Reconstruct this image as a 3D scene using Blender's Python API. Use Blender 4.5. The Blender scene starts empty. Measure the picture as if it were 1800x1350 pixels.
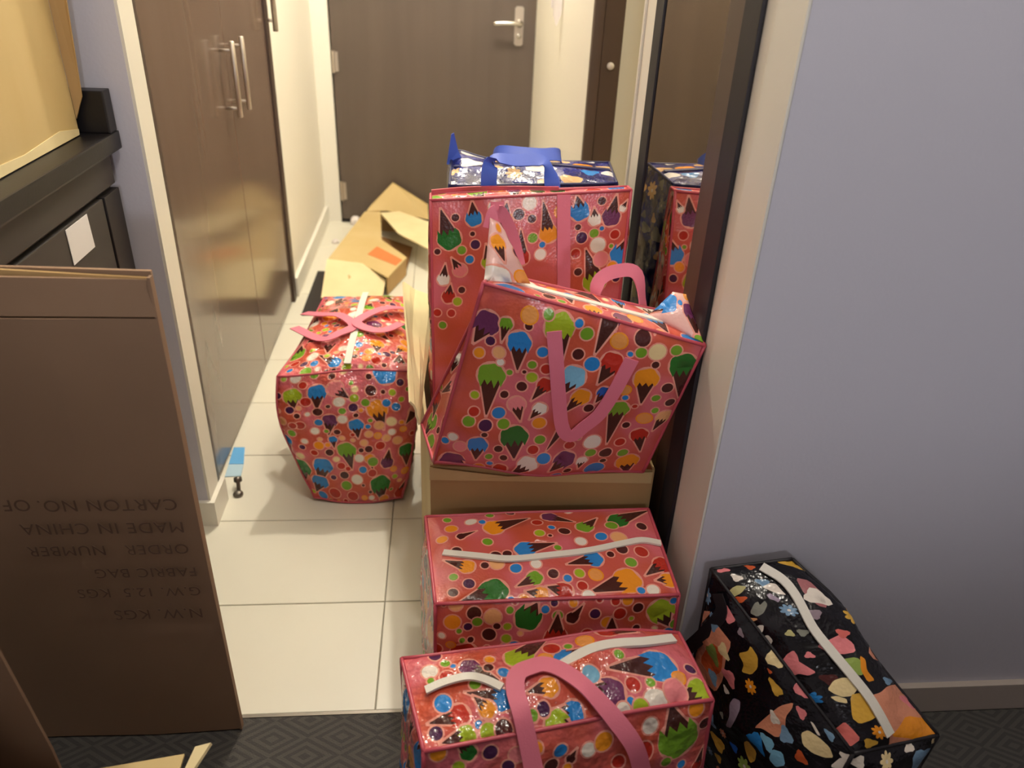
import bpy, bmesh, math, random
from mathutils import Vector, Matrix, noise
from mathutils.geometry import delaunay_2d_cdt

SC = bpy.context.scene
COL = SC.collection
# ============================ camera, world, lights, exposure ============================
CAM = (0.0, 0.0, 1.36)
cd = bpy.data.cameras.new('camera')
cam = bpy.data.objects.new('camera', cd); COL.objects.link(cam)
cd.sensor_width = 36.0; cd.sensor_fit = 'HORIZONTAL'; cd.lens = 1376.0 / 1800.0 * 36.0
cd.clip_start = 0.02
fy = Vector((782-900, -116-675, 1376)).normalized()
dn = Vector((785-900, 3087-675, 1376)).normalized()
dn = (dn - fy * dn.dot(fy)).normalized()
up = -dn
rt = fy.cross(up)
R = Matrix((rt, fy, up))
cam.matrix_world = Matrix.Translation(CAM) @ (R @ Matrix(((1, 0, 0), (0, -1, 0), (0, 0, -1)))).to_4x4()
cd.dof.use_dof = True; cd.dof.focus_distance = 1.45; cd.dof.aperture_fstop = 3.6
SC.camera = cam
w = bpy.data.worlds.new('world'); SC.world = w; w.use_nodes = True
w.node_tree.nodes['Background'].inputs[0].default_value = (0.5, 0.5, 0.6, 1)
w.node_tree.nodes['Background'].inputs[1].default_value = 0.0
vs = SC.view_settings
SC.display_settings.display_device = 'sRGB'
vs.view_transform = 'Standard'; vs.look = 'None'; vs.gamma = 1.0; vs.use_curve_mapping = False
vs.exposure = 0.0

def lamp(name, kind, loc, power, col, radius=0.05, rot=(0, 0, 0), size=None, spot=None, blend=0.5):
    l = bpy.data.lights.new(name, kind); l.energy = power; l.color = col
    if kind == 'AREA':
        l.shape = 'RECTANGLE'; l.size, l.size_y = size
    else:
        l.shadow_soft_size = radius
    if spot: l.spot_size = math.radians(spot); l.spot_blend = blend
    o = bpy.data.objects.new(name, l); COL.objects.link(o); o.location = loc; o.rotation_euler = rot
    return o
WARM = (1.0, 0.925, 0.79)
lamp('hall_light', 'POINT', (0.05, 2.95, 2.68), 106, WARM, 0.035)
lamp('bath_light', 'POINT', (1.3, 2.6, 2.2), 24, (1.0, 0.86, 0.55), 0.12)
lamp('entrance_light', 'POINT', (0.22, 0.72, 2.55), 34, (1.0, 0.93, 0.83), 0.05)
lamp('room_light', 'SPOT', (0.35, -1.9, 1.55), 70.0, (0.93, 0.93, 1.0), 0.10, (math.radians(103), 0, math.radians(-5)), spot=78, blend=.5)

# ============================ helpers ============================
def lin(c):
    return tuple((x/12.92 if x <= .04045 else ((x+.055)/1.055)**2.4) for x in [v/255 for v in c])
def material(name, col, rough=.6, metal=0., bump=None, spec=.5, coat=0., ior=1.5, vary=None, coat_rough=.1):
    m = bpy.data.materials.new(name); m.use_nodes = True
    n = m.node_tree.nodes; L = m.node_tree.links
    b = n['Principled BSDF']
    c = lin(col)
    b.inputs['Base Color'].default_value = (*c, 1); b.inputs['Roughness'].default_value = rough
    b.inputs['Metallic'].default_value = metal; b.inputs['Specular IOR Level'].default_value = spec
    b.inputs['IOR'].default_value = ior; b.inputs['Coat Weight'].default_value = coat; b.inputs['Coat Roughness'].default_value = coat_rough
    tc = n.new('ShaderNodeTexCoord')
    if vary:                                  # (scale xyz, amount, second colour)
        mp = n.new('ShaderNodeMapping'); mp.inputs['Scale'].default_value = vary[0]
        nz = n.new('ShaderNodeTexNoise'); nz.inputs['Scale'].default_value = 1.0; nz.inputs['Detail'].default_value = 5
        mx = n.new('ShaderNodeMix'); mx.data_type = 'RGBA'
        rp = n.new('ShaderNodeMapRange'); rp.inputs[1].default_value = .35; rp.inputs[2].default_value = .65; rp.inputs[4].default_value = vary[1]
        L.new(tc.outputs['Object'], mp.inputs[0]); L.new(mp.outputs[0], nz.inputs['Vector']); L.new(nz.outputs['Fac'], rp.inputs[0])
        L.new(rp.outputs[0], mx.inputs[0]); mx.inputs[6].default_value = (*c, 1); mx.inputs[7].default_value = (*lin(vary[2]), 1)
        L.new(mx.outputs[2], b.inputs['Base Color'])
    if bump:                                  # (scale, strength, distance)
        nz2 = n.new('ShaderNodeTexNoise'); nz2.inputs['Scale'].default_value = bump[0]; nz2.inputs['Detail'].default_value = 3
        bp = n.new('ShaderNodeBump'); bp.inputs['Strength'].default_value = bump[1]; bp.inputs['Distance'].default_value = bump[2]
        L.new(tc.outputs['Object'], nz2.inputs['Vector']); L.new(nz2.outputs['Fac'], bp.inputs['Height']); L.new(bp.outputs[0], b.inputs['Normal'])
    return m
def emit(name, col, s):
    m = material(name, col); b = m.node_tree.nodes['Principled BSDF']
    b.inputs['Emission Color'].default_value = (*lin(col), 1); b.inputs['Emission Strength'].default_value = s
    return m
M = {}
M['hall_paint'] = material('hall_paint', (236, 231, 218), .55, bump=(140, .12, .002))
M['room_paint'] = material('room_paint', (205, 203, 213), .7, bump=(140, .15, .002))
M['ceiling_paint'] = material('ceiling_paint', (225, 222, 215), .9)
M['trim_paint'] = material('trim_paint', (232, 228, 216), .4, bump=(60, .05, .002))
M['skirting_shaded'] = material('skirting_shaded', (178, 166, 156), .6, bump=(60, .05, .002))  # trim paint darkened: the shade near the carpet is put into the colour
M['bath_paint'] = material('bath_paint', (220, 206, 146), .5, bump=(20, .05, .002))
M['tile'] = material('tile', (226, 222, 206), .32, bump=(8, .02, .002), vary=((2.5, 2.5, 2.5), .35, (216, 211, 193)))
M['grout'] = material('grout', (150, 143, 128), .9)
M['wardrobe_laminate'] = material('wardrobe_laminate', (112, 94, 82), .16, spec=.6, ior=1.6, bump=(2.2, .05, .004), vary=((9, 9, .8), .5, (102, 84, 72)))
M['wardrobe_frame'] = material('wardrobe_frame', (72, 57, 47), .45, vary=((12, 12, 1), .5, (60, 47, 40)))
M['door_wood'] = material('door_wood', (92, 80, 71), .42, bump=(40, .05, .002), vary=((14, 14, 1.0), .6, (82, 71, 63)))
M['jamb_wood'] = material('jamb_wood', (86, 66, 54), .45, vary=((12, 12, 1), .6, (74, 57, 46)))
M['chrome'] = material('chrome', (205, 200, 192), .22, 1.0)
M['satin_metal'] = material('satin_metal', (196, 186, 174), .48, 1.0)
M['mirror_glass'] = material('mirror_glass', (205, 196, 182), .03, 1.0)
M['mirror_frame'] = material('mirror_frame', (22, 17, 26), .55)
M['counter_black'] = material('counter_black', (15, 13, 17), .4, bump=(200, .08, .002), vary=((60, 60, 60), .6, (24, 21, 24)))
M['cabinet_dark'] = material('cabinet_dark', (54, 49, 47), .5, vary=((3, 3, 20), .5, (46, 41, 40)))
M['cabinet_edge'] = material('cabinet_edge', (38, 33, 34), .5)
M['white_paper'] = material('white_paper', (225, 222, 222), .7)
M['blue_paper'] = material('blue_paper', (96, 170, 226), .5)
CB = ((7, 7, 2), .5)
M['cardboard'] = material('cardboard', (186, 152, 100), .75, bump=(90, .08, .002), vary=(CB[0], .6, (172, 138, 88)))
M['cardboard_pale'] = material('cardboard_pale', (204, 180, 128), .7, bump=(60, .08, .002), vary=(CB[0], .6, (194, 166, 108)))
M['cardboard_cream'] = material('cardboard_cream', (232, 216, 170), .7, bump=(60, .08, .002), vary=(CB[0], .6, (220, 200, 150)))
M['cardboard_brown'] = material('cardboard_brown', (154, 124, 98), .8, bump=(90, .08, .002), vary=((3, 3, 3), .6, (140, 112, 88)))
M['cardboard_inside'] = material('cardboard_inside', (120, 84, 44), .85)
M['tape'] = material('tape', (205, 176, 120), .15, coat=.6)
M['print_ink'] = material('print_ink', (106, 80, 63), .8)
M['red_ink'] = material('red_ink', (206, 122, 66), .7)
M['strap_pink'] = material('strap_pink', (228, 122, 144), .6, bump=(500, .25, .001))
M['piping_red'] = material('piping_red', (192, 78, 92), .4, bump=(60, .2, .002))
M['zip_white'] = material('zip_white', (232, 226, 214), .55, bump=(300, .25, .001))
M['strap_blue'] = material('strap_blue', (62, 92, 196), .55, bump=(500, .25, .001))
M['piping_navy'] = material('piping_navy', (22, 26, 78), .4)
M['strap_black'] = material('strap_black', (30, 26, 30), .5, bump=(500, .2, .001))
M['black_rubber'] = material('black_rubber', (34, 28, 26), .7)
M['grey_metal'] = material('grey_metal', (112, 106, 98), .4, .8)
M['white_plastic'] = material('white_plastic', (226, 218, 214), .4)

def carpet_material():
    m = material('carpet', (64, 61, 60), .95); n = m.node_tree.nodes; L = m.node_tree.links; b = n['Principled BSDF']
    tc = n.new('ShaderNodeTexCoord'); sp = n.new('ShaderNodeSeparateXYZ'); L.new(tc.outputs['Object'], sp.inputs[0])
    def mt(op, a, bb=None):
        k = n.new('ShaderNodeMath'); k.operation = op
        for i, v in enumerate((a, bb)):
            if v is None: continue
            if isinstance(v, (int, float)): k.inputs[i].default_value = v
            else: L.new(v, k.inputs[i])
        return k.outputs[0]
    fx = mt('ABSOLUTE', mt('SUBTRACT', mt('FRACT', mt('MULTIPLY', sp.outputs[0], 7.5)), .5))
    fy_ = mt('ABSOLUTE', mt('SUBTRACT', mt('FRACT', mt('MULTIPLY', sp.outputs[1], 12.5)), .5))
    ring = mt('GREATER_THAN', mt('SINE', mt('MULTIPLY', mt('ADD', fx, fy_), 31.4)), 0.0)
    nz = n.new('ShaderNodeTexNoise'); nz.inputs['Scale'].default_value = 320; L.new(tc.outputs['Object'], nz.inputs['Vector'])
    mx = n.new('ShaderNodeMix'); mx.data_type = 'RGBA'; L.new(ring, mx.inputs[0])
    mx.inputs[6].default_value = (*lin((64, 61, 60)), 1); mx.inputs[7].default_value = (*lin((78, 76, 71)), 1)
    L.new(mx.outputs[2], b.inputs['Base Color'])
    bp = n.new('ShaderNodeBump'); bp.inputs['Strength'].default_value = .6; bp.inputs['Distance'].default_value = .004
    L.new(nz.outputs['Fac'], bp.inputs['Height']); L.new(bp.outputs[0], b.inputs['Normal'])
    return m
M['carpet'] = carpet_material()

def print_material(name, a, bcol, c, rough, fine, fine_s, crease=.35, depth=.006):
    """laminated woven plastic: the printed motifs come from the face colours, the ground between them is a soft blend"""
    m = material(name, a, rough); n = m.node_tree.nodes; L = m.node_tree.links; b = n['Principled BSDF']
    at = n.new('ShaderNodeAttribute'); at.attribute_name = 'print'
    tc = n.new('ShaderNodeTexCoord')
    nz = n.new('ShaderNodeTexNoise'); nz.inputs['Scale'].default_value = 11; nz.inputs['Detail'].default_value = 1.5
    L.new(tc.outputs['Object'], nz.inputs['Vector'])
    cr = n.new('ShaderNodeValToRGB'); L.new(nz.outputs['Fac'], cr.inputs[0])
    e = cr.color_ramp.elements; e[0].position = .38; e[0].color = (*lin(a), 1); e[1].position = .64; e[1].color = (*lin(c), 1)
    k = e.new(.5); k.color = (*lin(bcol), 1)
    mx = n.new('ShaderNodeMix'); mx.data_type = 'RGBA'; L.new(at.outputs['Alpha'], mx.inputs[0])
    L.new(cr.outputs[0], mx.inputs[6]); L.new(at.outputs['Color'], mx.inputs[7]); L.new(mx.outputs[2], b.inputs['Base Color'])
    wv = n.new('ShaderNodeTexVoronoi'); wv.inputs['Scale'].default_value = fine
    n2 = n.new('ShaderNodeTexNoise'); n2.inputs['Scale'].default_value = 28; n2.inputs['Detail'].default_value = 2
    L.new(tc.outputs['Object'], wv.inputs['Vector']); L.new(tc.outputs['Object'], n2.inputs['Vector'])
    b1 = n.new('ShaderNodeBump'); b1.inputs['Strength'].default_value = fine_s; b1.inputs['Distance'].default_value = .0015
    b2 = n.new('ShaderNodeBump'); b2.inputs['Strength'].default_value = crease; b2.inputs['Distance'].default_value = depth
    L.new(wv.outputs['Distance'], b1.inputs['Height']); L.new(n2.outputs['Fac'], b2.inputs['Height'])
    L.new(b1.outputs[0], b2.inputs['Normal']); L.new(b2.outputs[0], b.inputs['Normal'])
    b.inputs['Specular IOR Level'].default_value = .5
    return m
M['sweet_print'] = print_material('sweet_print', (216, 108, 118), (206, 94, 88), (202, 88, 64), .27, 190, .22, .18, .004)
M['sweet_print_crinkled'] = print_material('sweet_print_crinkled', (216, 108, 118), (206, 94, 88), (202, 88, 64), .15, 190, .42, .9, .013)
M['navy_print'] = print_material('navy_print', (30, 32, 96), (38, 44, 128), (24, 24, 70), .22, 190, .3, .6, .010)
M['animal_print'] = print_material('animal_print', (16, 13, 18), (22, 18, 24), (14, 12, 16), .2, 190, .35, .6, .009)
INK = {k: lin(v) for k, v in dict(
    brown=(78, 34, 32), blue=(44, 132, 206), navyblue=(38, 92, 178), skyblue=(126, 182, 212), green=(118, 164, 44), lime=(164, 184, 40), darkgreen=(40, 112, 40),
    orange=(240, 150, 34), orangering=(236, 158, 84), red=(186, 46, 32), purple=(112, 52, 92), plum=(74, 34, 74), white=(240, 228, 214), cream=(238, 214, 160),
    peach=(240, 176, 120), pink=(236, 136, 140), outline=(234, 158, 140), cone=(74, 36, 30),
    greyblue=(122, 156, 186), grey=(140, 140, 128), paleyellow=(196, 188, 130), yellow=(226, 176, 70), orangered=(214, 96, 50), mauve=(150, 130, 140),
    lavender=(168, 150, 170), limegreen=(150, 172, 84), coral=(222, 112, 104), salmon=(226, 148, 116), mauvepink=(176, 110, 112),
    tan=(226, 184, 130), offwhite=(232, 228, 226), dimgrey=(112, 108, 104)).items()}

def empty(name, loc):
    o = bpy.data.objects.new(name, None); COL.objects.link(o); o.location = loc; o.empty_display_size = .05
    return o
def tag(o, label=None, cat=None, group=None, kind=None):
    if label: o['label'] = label
    if cat: o['category'] = cat
    if group: o['group'] = group
    if kind: o['kind'] = kind
    return o
def link(name, me, parent=None):
    o = bpy.data.objects.new(name, me); COL.objects.link(o)
    if parent is not None:
        o.parent = parent
        o.matrix_parent_inverse = Matrix.Translation(world_loc(parent)).inverted()
    return o
def world_loc(o):
    return Vector(o.location) if o.parent is None else Vector((0, 0, 0)) if o.type != 'EMPTY' else Vector(o.location)
def from_bm(name, bm, mat, parent=None, smooth=False, bev=0.0, seg=2):
    if bev:
        bmesh.ops.bevel(bm, geom=bm.edges[:], offset=bev, segments=seg, affect='EDGES', profile=.7)
    bmesh.ops.recalc_face_normals(bm, faces=bm.faces[:])
    me = bpy.data.meshes.new(name); bm.to_mesh(me); bm.free()
    for m in (mat if isinstance(mat, list) else [mat]): me.materials.append(m)
    if smooth:
        me.polygons.foreach_set('use_smooth', [True]*len(me.polygons))
    return link(name, me, parent)
def add_box(bm, lo, hi):
    vs_ = [bm.verts.new((x, y, z)) for z in (lo[2], hi[2]) for y in (lo[1], hi[1]) for x in (lo[0], hi[0])]
    for f in ((0, 1, 3, 2), (4, 6, 7, 5), (0, 4, 5, 1), (2, 3, 7, 6), (0, 2, 6, 4), (1, 5, 7, 3)):
        bm.faces.new([vs_[i] for i in f])
def box(name, lo, hi, mat, parent=None, bev=0.0):
    bm = bmesh.new(); add_box(bm, lo, hi)
    return from_bm(name, bm, mat, parent, bev=bev)
def slab(name, pts, thick, mat, parent=None, direction=None, div=0, warp=0.0, bev=0.0, seed=0):
    """a thick sheet over a 3D polygon (corners in order), thickened along its normal"""
    P = [Vector(p) for p in pts]
    nrm = Vector((0, 0, 0))
    for i in range(len(P)):
        nrm += P[i].cross(P[(i+1) % len(P)])
    nrm.normalize()
    d = (Vector(direction).normalized() if direction else nrm) * thick
    bm = bmesh.new()
    if div and len(P) == 4:
        g = []
        for j in range(div+1):
            row = []
            for i in range(div+1):
                u, v = i/div, j/div
                p = P[0]*(1-u)*(1-v)+P[1]*u*(1-v)+P[2]*u*v+P[3]*(1-u)*v
                if warp: p = p + nrm*warp*noise.noise(Vector((u*2.3+seed, v*2.3, seed*1.7)))
                row.append(p)
            g.append(row)
        top = [[bm.verts.new(p) for p in r] for r in g]; bot = [[bm.verts.new(p-d) for p in r] for r in g]
        for j in range(div):
            for i in range(div):
                bm.faces.new((top[j][i], top[j][i+1], top[j+1][i+1], top[j+1][i]))
                bm.faces.new((bot[j][i], bot[j+1][i], bot[j+1][i+1], bot[j][i+1]))
        ring = [(0, i) for i in range(div)]+[(j, div) for j in range(div)]+[(div, i) for i in range(div, 0, -1)]+[(j, 0) for j in range(div, 0, -1)]
        for k in range(len(ring)):
            a, b = ring[k], ring[(k+1) % len(ring)]
            bm.faces.new((top[a[0]][a[1]], bot[a[0]][a[1]], bot[b[0]][b[1]], top[b[0]][b[1]]))
    else:
        t = [bm.verts.new(p) for p in P]; b_ = [bm.verts.new(p-d) for p in P]
        bm.faces.new(t); bm.faces.new(list(reversed(b_)))
        for i in range(len(P)):
            k = (i+1) % len(P)
            bm.faces.new((t[i], b_[i], b_[k], t[k]))
    return from_bm(name, bm, mat, parent, bev=bev)
def spline(pts, n):
    P = [Vector(p) for p in pts]
    P = [P[0]*2-P[1]]+P+[P[-1]*2-P[-2]]
    out = []
    for i in range(1, len(P)-2):
        for k in range(n):
            t = k/n
            a, b, c, d = P[i-1], P[i], P[i+1], P[i+2]
            out.append(.5*((2*b)+(c-a)*t+(2*a-5*b+4*c-d)*t*t+(3*b-a-3*c+d)*t**3))
    out.append(P[-2].copy())
    return out
def add_tube(bm, pts, r, seg=8, caps=True):
    rings = []
    P = [Vector(p) for p in pts]
    ref = Vector((0.31, 0.17, 0.93))
    for i, p in enumerate(P):
        t = (P[min(i+1, len(P)-1)]-P[max(i-1, 0)]).normalized()
        a = ref.cross(t)
        if a.length < 1e-3: a = Vector((1, 0, 0)).cross(t)
        a.normalize(); b = t.cross(a)
        rr = r[i] if isinstance(r, (list, tuple)) else r
        rings.append([bm.verts.new(p+a*math.cos(q)*rr+b*math.sin(q)*rr) for q in [2*math.pi*k/seg for k in range(seg)]])
    for i in range(len(rings)-1):
        for k in range(seg):
            bm.faces.new((rings[i][k], rings[i][(k+1) % seg], rings[i+1][(k+1) % seg], rings[i+1][k]))
    if caps:
        bm.faces.new(list(reversed(rings[0]))); bm.faces.new(rings[-1])
def tube(name, pts, r, mat, parent=None, seg=10):
    bm = bmesh.new(); add_tube(bm, pts, r, seg)
    return from_bm(name, bm, mat, parent, smooth=True)
def add_lathe(bm, centre, axis, prof_, seg=18):
    ax = Vector(axis).normalized(); a = ax.orthogonal().normalized(); b = ax.cross(a)
    rings = []
    for r, h in prof_:
        rings.append([bm.verts.new(Vector(centre)+ax*h+(a*math.cos(q)+b*math.sin(q))*max(r, 1e-4)) for q in [2*math.pi*k/seg for k in range(seg)]])
    for i in range(len(rings)-1):
        for k in range(seg):
            bm.faces.new((rings[i][k], rings[i][(k+1) % seg], rings[i+1][(k+1) % seg], rings[i+1][k]))
    bm.faces.new(list(reversed(rings[0]))); bm.faces.new(rings[-1])
def lathe(name, centre, axis, prof_, mat, parent=None, seg=18):
    bm = bmesh.new(); add_lathe(bm, centre, axis, prof_, seg)
    return from_bm(name, bm, mat, parent, smooth=True)
def ribbon(name, pts, across, width, thick, mat, parent=None, n=6, smooth_pts=True):
    """a flat woven band along pts; across = width direction per point"""
    if smooth_pts:
        P = spline(pts, n); A = spline(across, n)
    else:
        P = [Vector(p) for p in pts]; A = [Vector(a) for a in across]
    bm = bmesh.new(); rows = []
    for i, p in enumerate(P):
        t = (P[min(i+1, len(P)-1)]-P[max(i-1, 0)]).normalized()
        a = A[i]-t*A[i].dot(t); a.normalize()
        nn = t.cross(a).normalized()
        rows.append([bm.verts.new(p+a*sx*width/2+nn*sz*thick/2) for sx, sz in ((-1, -1), (0, -1.0), (1, -1), (1, 1), (0, 1.0), (-1, 1))])
    for i in range(len(rows)-1):
        for k in range(6):
            bm.faces.new((rows[i][k], rows[i][(k+1) % 6], rows[i+1][(k+1) % 6], rows[i+1][k]))
    bm.faces.new(list(reversed(rows[0]))); bm.faces.new(rows[-1])
    bmesh.ops.recalc_face_normals(bm, faces=bm.faces[:]); bm.normal_update()
    for ed in bm.edges:
        if len(ed.link_faces) == 2 and ed.calc_face_angle(0) > .9: ed.smooth = False
    return from_bm(name, bm, mat, parent, smooth=True)

# ============================ the setting ============================
def struct(name, lo, hi, mat, parent=None, bev=0.0):
    o = box(name, lo, hi, mat, parent, bev)
    if parent is None: o['kind'] = 'structure'
    return o
fl = struct('floor', (-1.4, 1.055, -.06), (1.9, 4.3, -.004), M['grout'])
# tiles 60 x 30 cm with 3 mm joints
tile_me = None
for iy in range(11):
    for ix in range(5):
        x0 = -1.341+.6*ix; y0 = 1.055+.3*iy-.003+(0 if iy else .003)
        bm = bmesh.new()
        add_box(bm, (x0+.0012, y0+.0012, -.006), (min(x0+.5988, 1.88), min(1.055+.3*(iy+1)-.0042, 4.29), 0))
        top = [e for e in bm.edges if all(v.co.z > -.001 for v in e.verts)]
        bmesh.ops.bevel(bm, geom=top, offset=.0012, segments=1, affect='EDGES')
        from_bm('tile', bm, M['tile'], fl)
cp = struct('carpet', (-1.4, -2.6, -.06), (2.7, 1.055, -.002), M['carpet'])
struct('trim_1', (-.75, 1.049, -.05), (.44, 1.056, -.0005), M['grey_metal'])
HC = 2.78
struct('ceiling', (-1.5, -2.7, HC), (2.8, 4.5, HC+.1), M['ceiling_paint'])
struct('wall_left', (-1.45, -2.65, 0), (-1.35, 1.645, HC), M['room_paint'])
struct('wall_rear', (-1.4, -2.7, 0), (2.8, -2.6, HC), M['room_paint'])
struct('wall_right', (2.7, -2.65, 0), (2.8, 1.02, HC), M['room_paint'])
# kitchen return wall: room paint towards the room, cream end towards the hall
wl = struct('wall_kitchen', (-1.4, 1.645, 0), (-.606, 1.715, HC), M['room_paint'])
struct('trim_2', (-.606, 1.6455, .0), (-.600, 1.722, HC), M['trim_paint'])
struct('baseboard_kitchen', (-1.3, 1.633, 0), (-.6002, 1.6448, .075), M['trim_paint'])
struct('baseboard_return', (-.5998, 1.633, 0), (-.588, 1.745, .075), M['trim_paint'])
struct('wall_hall_left', (-1.3, 3.115, 0), (-.632, 4.2, HC), M['hall_paint'])
struct('wall_wardrobe_back', (-1.3, 1.72, 0), (-1.22, 3.2, HC), M['hall_paint'])
struct('baseboard_left', (-.632, 3.118, 0), (-.616, 4.128, .085), M['trim_paint'], bev=.003)
# end wall with the entry door
struct('wall_back_left', (-.66, 4.16, 0), (-.555, 4.3, HC), M['hall_paint'])
struct('wall_back_right', (.476, 4.16, 0), (.6, 4.3, HC), M['hall_paint'])
struct('wall_back_top', (-.66, 4.16, 2.06), (.6, 4.3, HC), M['hall_paint'])
struct('trim_3', (-.640, 4.125, 0), (-.552, 4.165, 2.1), M['trim_paint'], bev=.004)
struct('trim_4', (.470, 4.125, 0), (.4395, 4.165, 2.1), M['trim_paint'], bev=.0)
struct('trim_5', (-.64, 4.125, 2.04), (.44, 4.165, 2.12), M['trim_paint'], bev=.004)
door = empty('door_1', (-.05, 4.14, 0)); door['kind'] = 'structure'
box('door_leaf', (-.545, 4.135, .012), (.440, 4.175, 2.035), M['door_wood'], door, bev=.003)
box('threshold', (-.55, 4.12, 0), (.44, 4.18, .008), M['black_rubber'], door)
for z in (.165, .80, 1.85):
    bm = bmesh.new()
    add_tube(bm, [(-.540, 4.128, z-.05), (-.540, 4.128, z+.05)], .009, 10)
    add_box(bm, (-.545, 4.128, z-.045), (-.518, 4.137, z+.045))
    from_bm('hinge', bm, M['satin_metal'], door)
bm = bmesh.new()
add_box(bm, (.335, 4.122, .90), (.378, 4.136, 1.075))
bmesh.ops.bevel(bm, geom=bm.edges[:], offset=.006, segments=2, affect='EDGES')
from_bm('lock_plate', bm, M['satin_metal'], door)
bm = bmesh.new()
add_lathe(bm, (.357, 4.124, 1.0), (0, -1, 0), [(.017, 0), (.017, .02), (.011, .024), (.011, .055)], 14)
add_tube(bm, spline([(.357, 4.072, 1.0), (.33, 4.066, 1.004), (.28, 4.066, 1.004), (.232, 4.070, 1.0)], 5), .0105, 12)
from_bm('lever_handle', bm, M['chrome'], door, smooth=True)
lathe('lock_cylinder', (.357, 4.124, .945), (0, -1, 0), [(.012, 0), (.012, .012), (.004, .013)], M['chrome'], door)
# right hall wall with the bathroom doorway
struct('wall_hall_right', (.44, 1.10, 0), (.545, 1.86, HC), M['hall_paint'])
struct('wall_hall_right_far', (.44, 2.535, 0), (.62, 4.2, HC), M['hall_paint'])
struct('wall_hall_right_top', (.44, 1.86, 2.06), (.545, 2.535, HC), M['hall_paint'])
struct('wall_front', (.4405, 1.0165, 0), (2.75, 1.0995, HC), M['room_paint'])
struct('trim_6', (.4365, 1.0165, 0), (.441, 1.112, HC), M['trim_paint'])
struct('baseboard_front', (.4405, 1.003, 0), (2.7, 1.0175, .075), M['skirting_shaded'], bev=.002)
struct('wall_bath_far', (.6, 3.45, 0), (2.0, 3.55, HC), M['bath_paint'])
struct('wall_bath_right', (1.85, 1.1, 0), (1.95, 3.5, HC), M['bath_paint'])
struct('trim_7', (.436, 1.862, 0), (.5455, 1.875, 2.06), M['trim_paint'])
bdoor = empty('door_2', (.5, 2.52, 0)); bdoor['kind'] = 'structure'
box('door_jamb', (.438, 2.505, 0), (.468, 2.535, 2.06), M['jamb_wood'], bdoor, bev=.002)
box('door_jamb', (.470, 2.512, 0), (.530, 2.538, 2.06), M['jamb_wood'], bdoor, bev=.002)
lathe('latch_button', (.500, 2.512, 1.033), (0, -1, 0), [(.011, 0), (.011, .006), (.007, .011), (.001, .012)], M['white_plastic'], bdoor)

# ============================ wardrobe ============================
wr = empty('wardrobe', (-.9, 2.45, 0))
tag(wr, 'tall glossy dark brown wardrobe with steel bar handles along the left hall wall', 'wardrobe')
box('carcass', (-1.2, 1.728, .01), (-.658, 3.105, 2.35), M['wardrobe_frame'], wr)
box('side_frame', (-.658, 1.728, .0), (-.628, 1.822, 2.35), M['wardrobe_frame'], wr, bev=.002)
box('side_frame', (-.658, 3.06, .0), (-.624, 3.112, 2.35), M['wardrobe_frame'], wr, bev=.002)
doors = [(1.825, 2.489), (2.493, 3.058)]
for k, (y0, y1) in enumerate(doors):
    d = box('door_panel', (-.656, y0, .012), (-.632, y1, 2.34), M['wardrobe_laminate'], wr, bev=.0015)
    yb = 2.433 if k == 0 else 2.552
    x = -.597
    bm = bmesh.new()
    z0, z1 = .868, 1.075
    add_lathe(bm, (x, yb, z0), (0, 0, 1), [(.005, 0), (.0075, .002), (.0075, z1-z0-.002), (.005, z1-z0)], 12)
    add_tube(bm, [(-.633, yb, z0+.025), (x, yb, z0+.025)], .0045, 8)
    add_tube(bm, [(-.633, yb, z1-.025), (x, yb, z1-.025)], .0045, 8)
    o = from_bm('bar_handle', bm, M['satin_metal'], d, smooth=True)
bm = bmesh.new()
add_tube(bm, [(-.598, 3.085, 1.035), (-.598, 3.085, 1.32)], .009, 10); add_tube(bm, [(-.626, 3.085, 1.07), (-.598, 3.085, 1.07)], .005, 8); add_tube(bm, [(-.626, 3.085, 1.29), (-.598, 3.085, 1.29)], .005, 8)
o = from_bm('bar_handle', bm, M['satin_metal'], wr, smooth=True)

# ============================ wall mirror ============================
mr = empty('wall_mirror', (.43, 1.49, .03))
tag(mr, 'tall dark framed mirror on the right hall wall beside the pink bags', 'mirror')
for y0, y1, z0, z1 in ((1.157, 1.227, .03, 1.95), (1.690, 1.752, .03, 1.95)):
    box('frame_rail', (.432, y0, z0), (.4395, y1, z1), M['mirror_frame'], mr, bev=.002)
for z0, z1 in ((.03, .09), (1.89, 1.95)):
    box('frame_rail', (.432, 1.2275, z0), (.4395, 1.6895, z1), M['mirror_frame'], mr, bev=.002)
o = box('frame_liner', (.4335, 1.2275, .0905), (.4392, 1.297, 1.8895), M['jamb_wood'], mr, bev=.001); o['label'] = 'dark brown inner edge of the frame'
box('glass', (.4355, 1.298, .0905), (.4390, 1.6895, 1.8895), M['mirror_glass'], mr)

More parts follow.
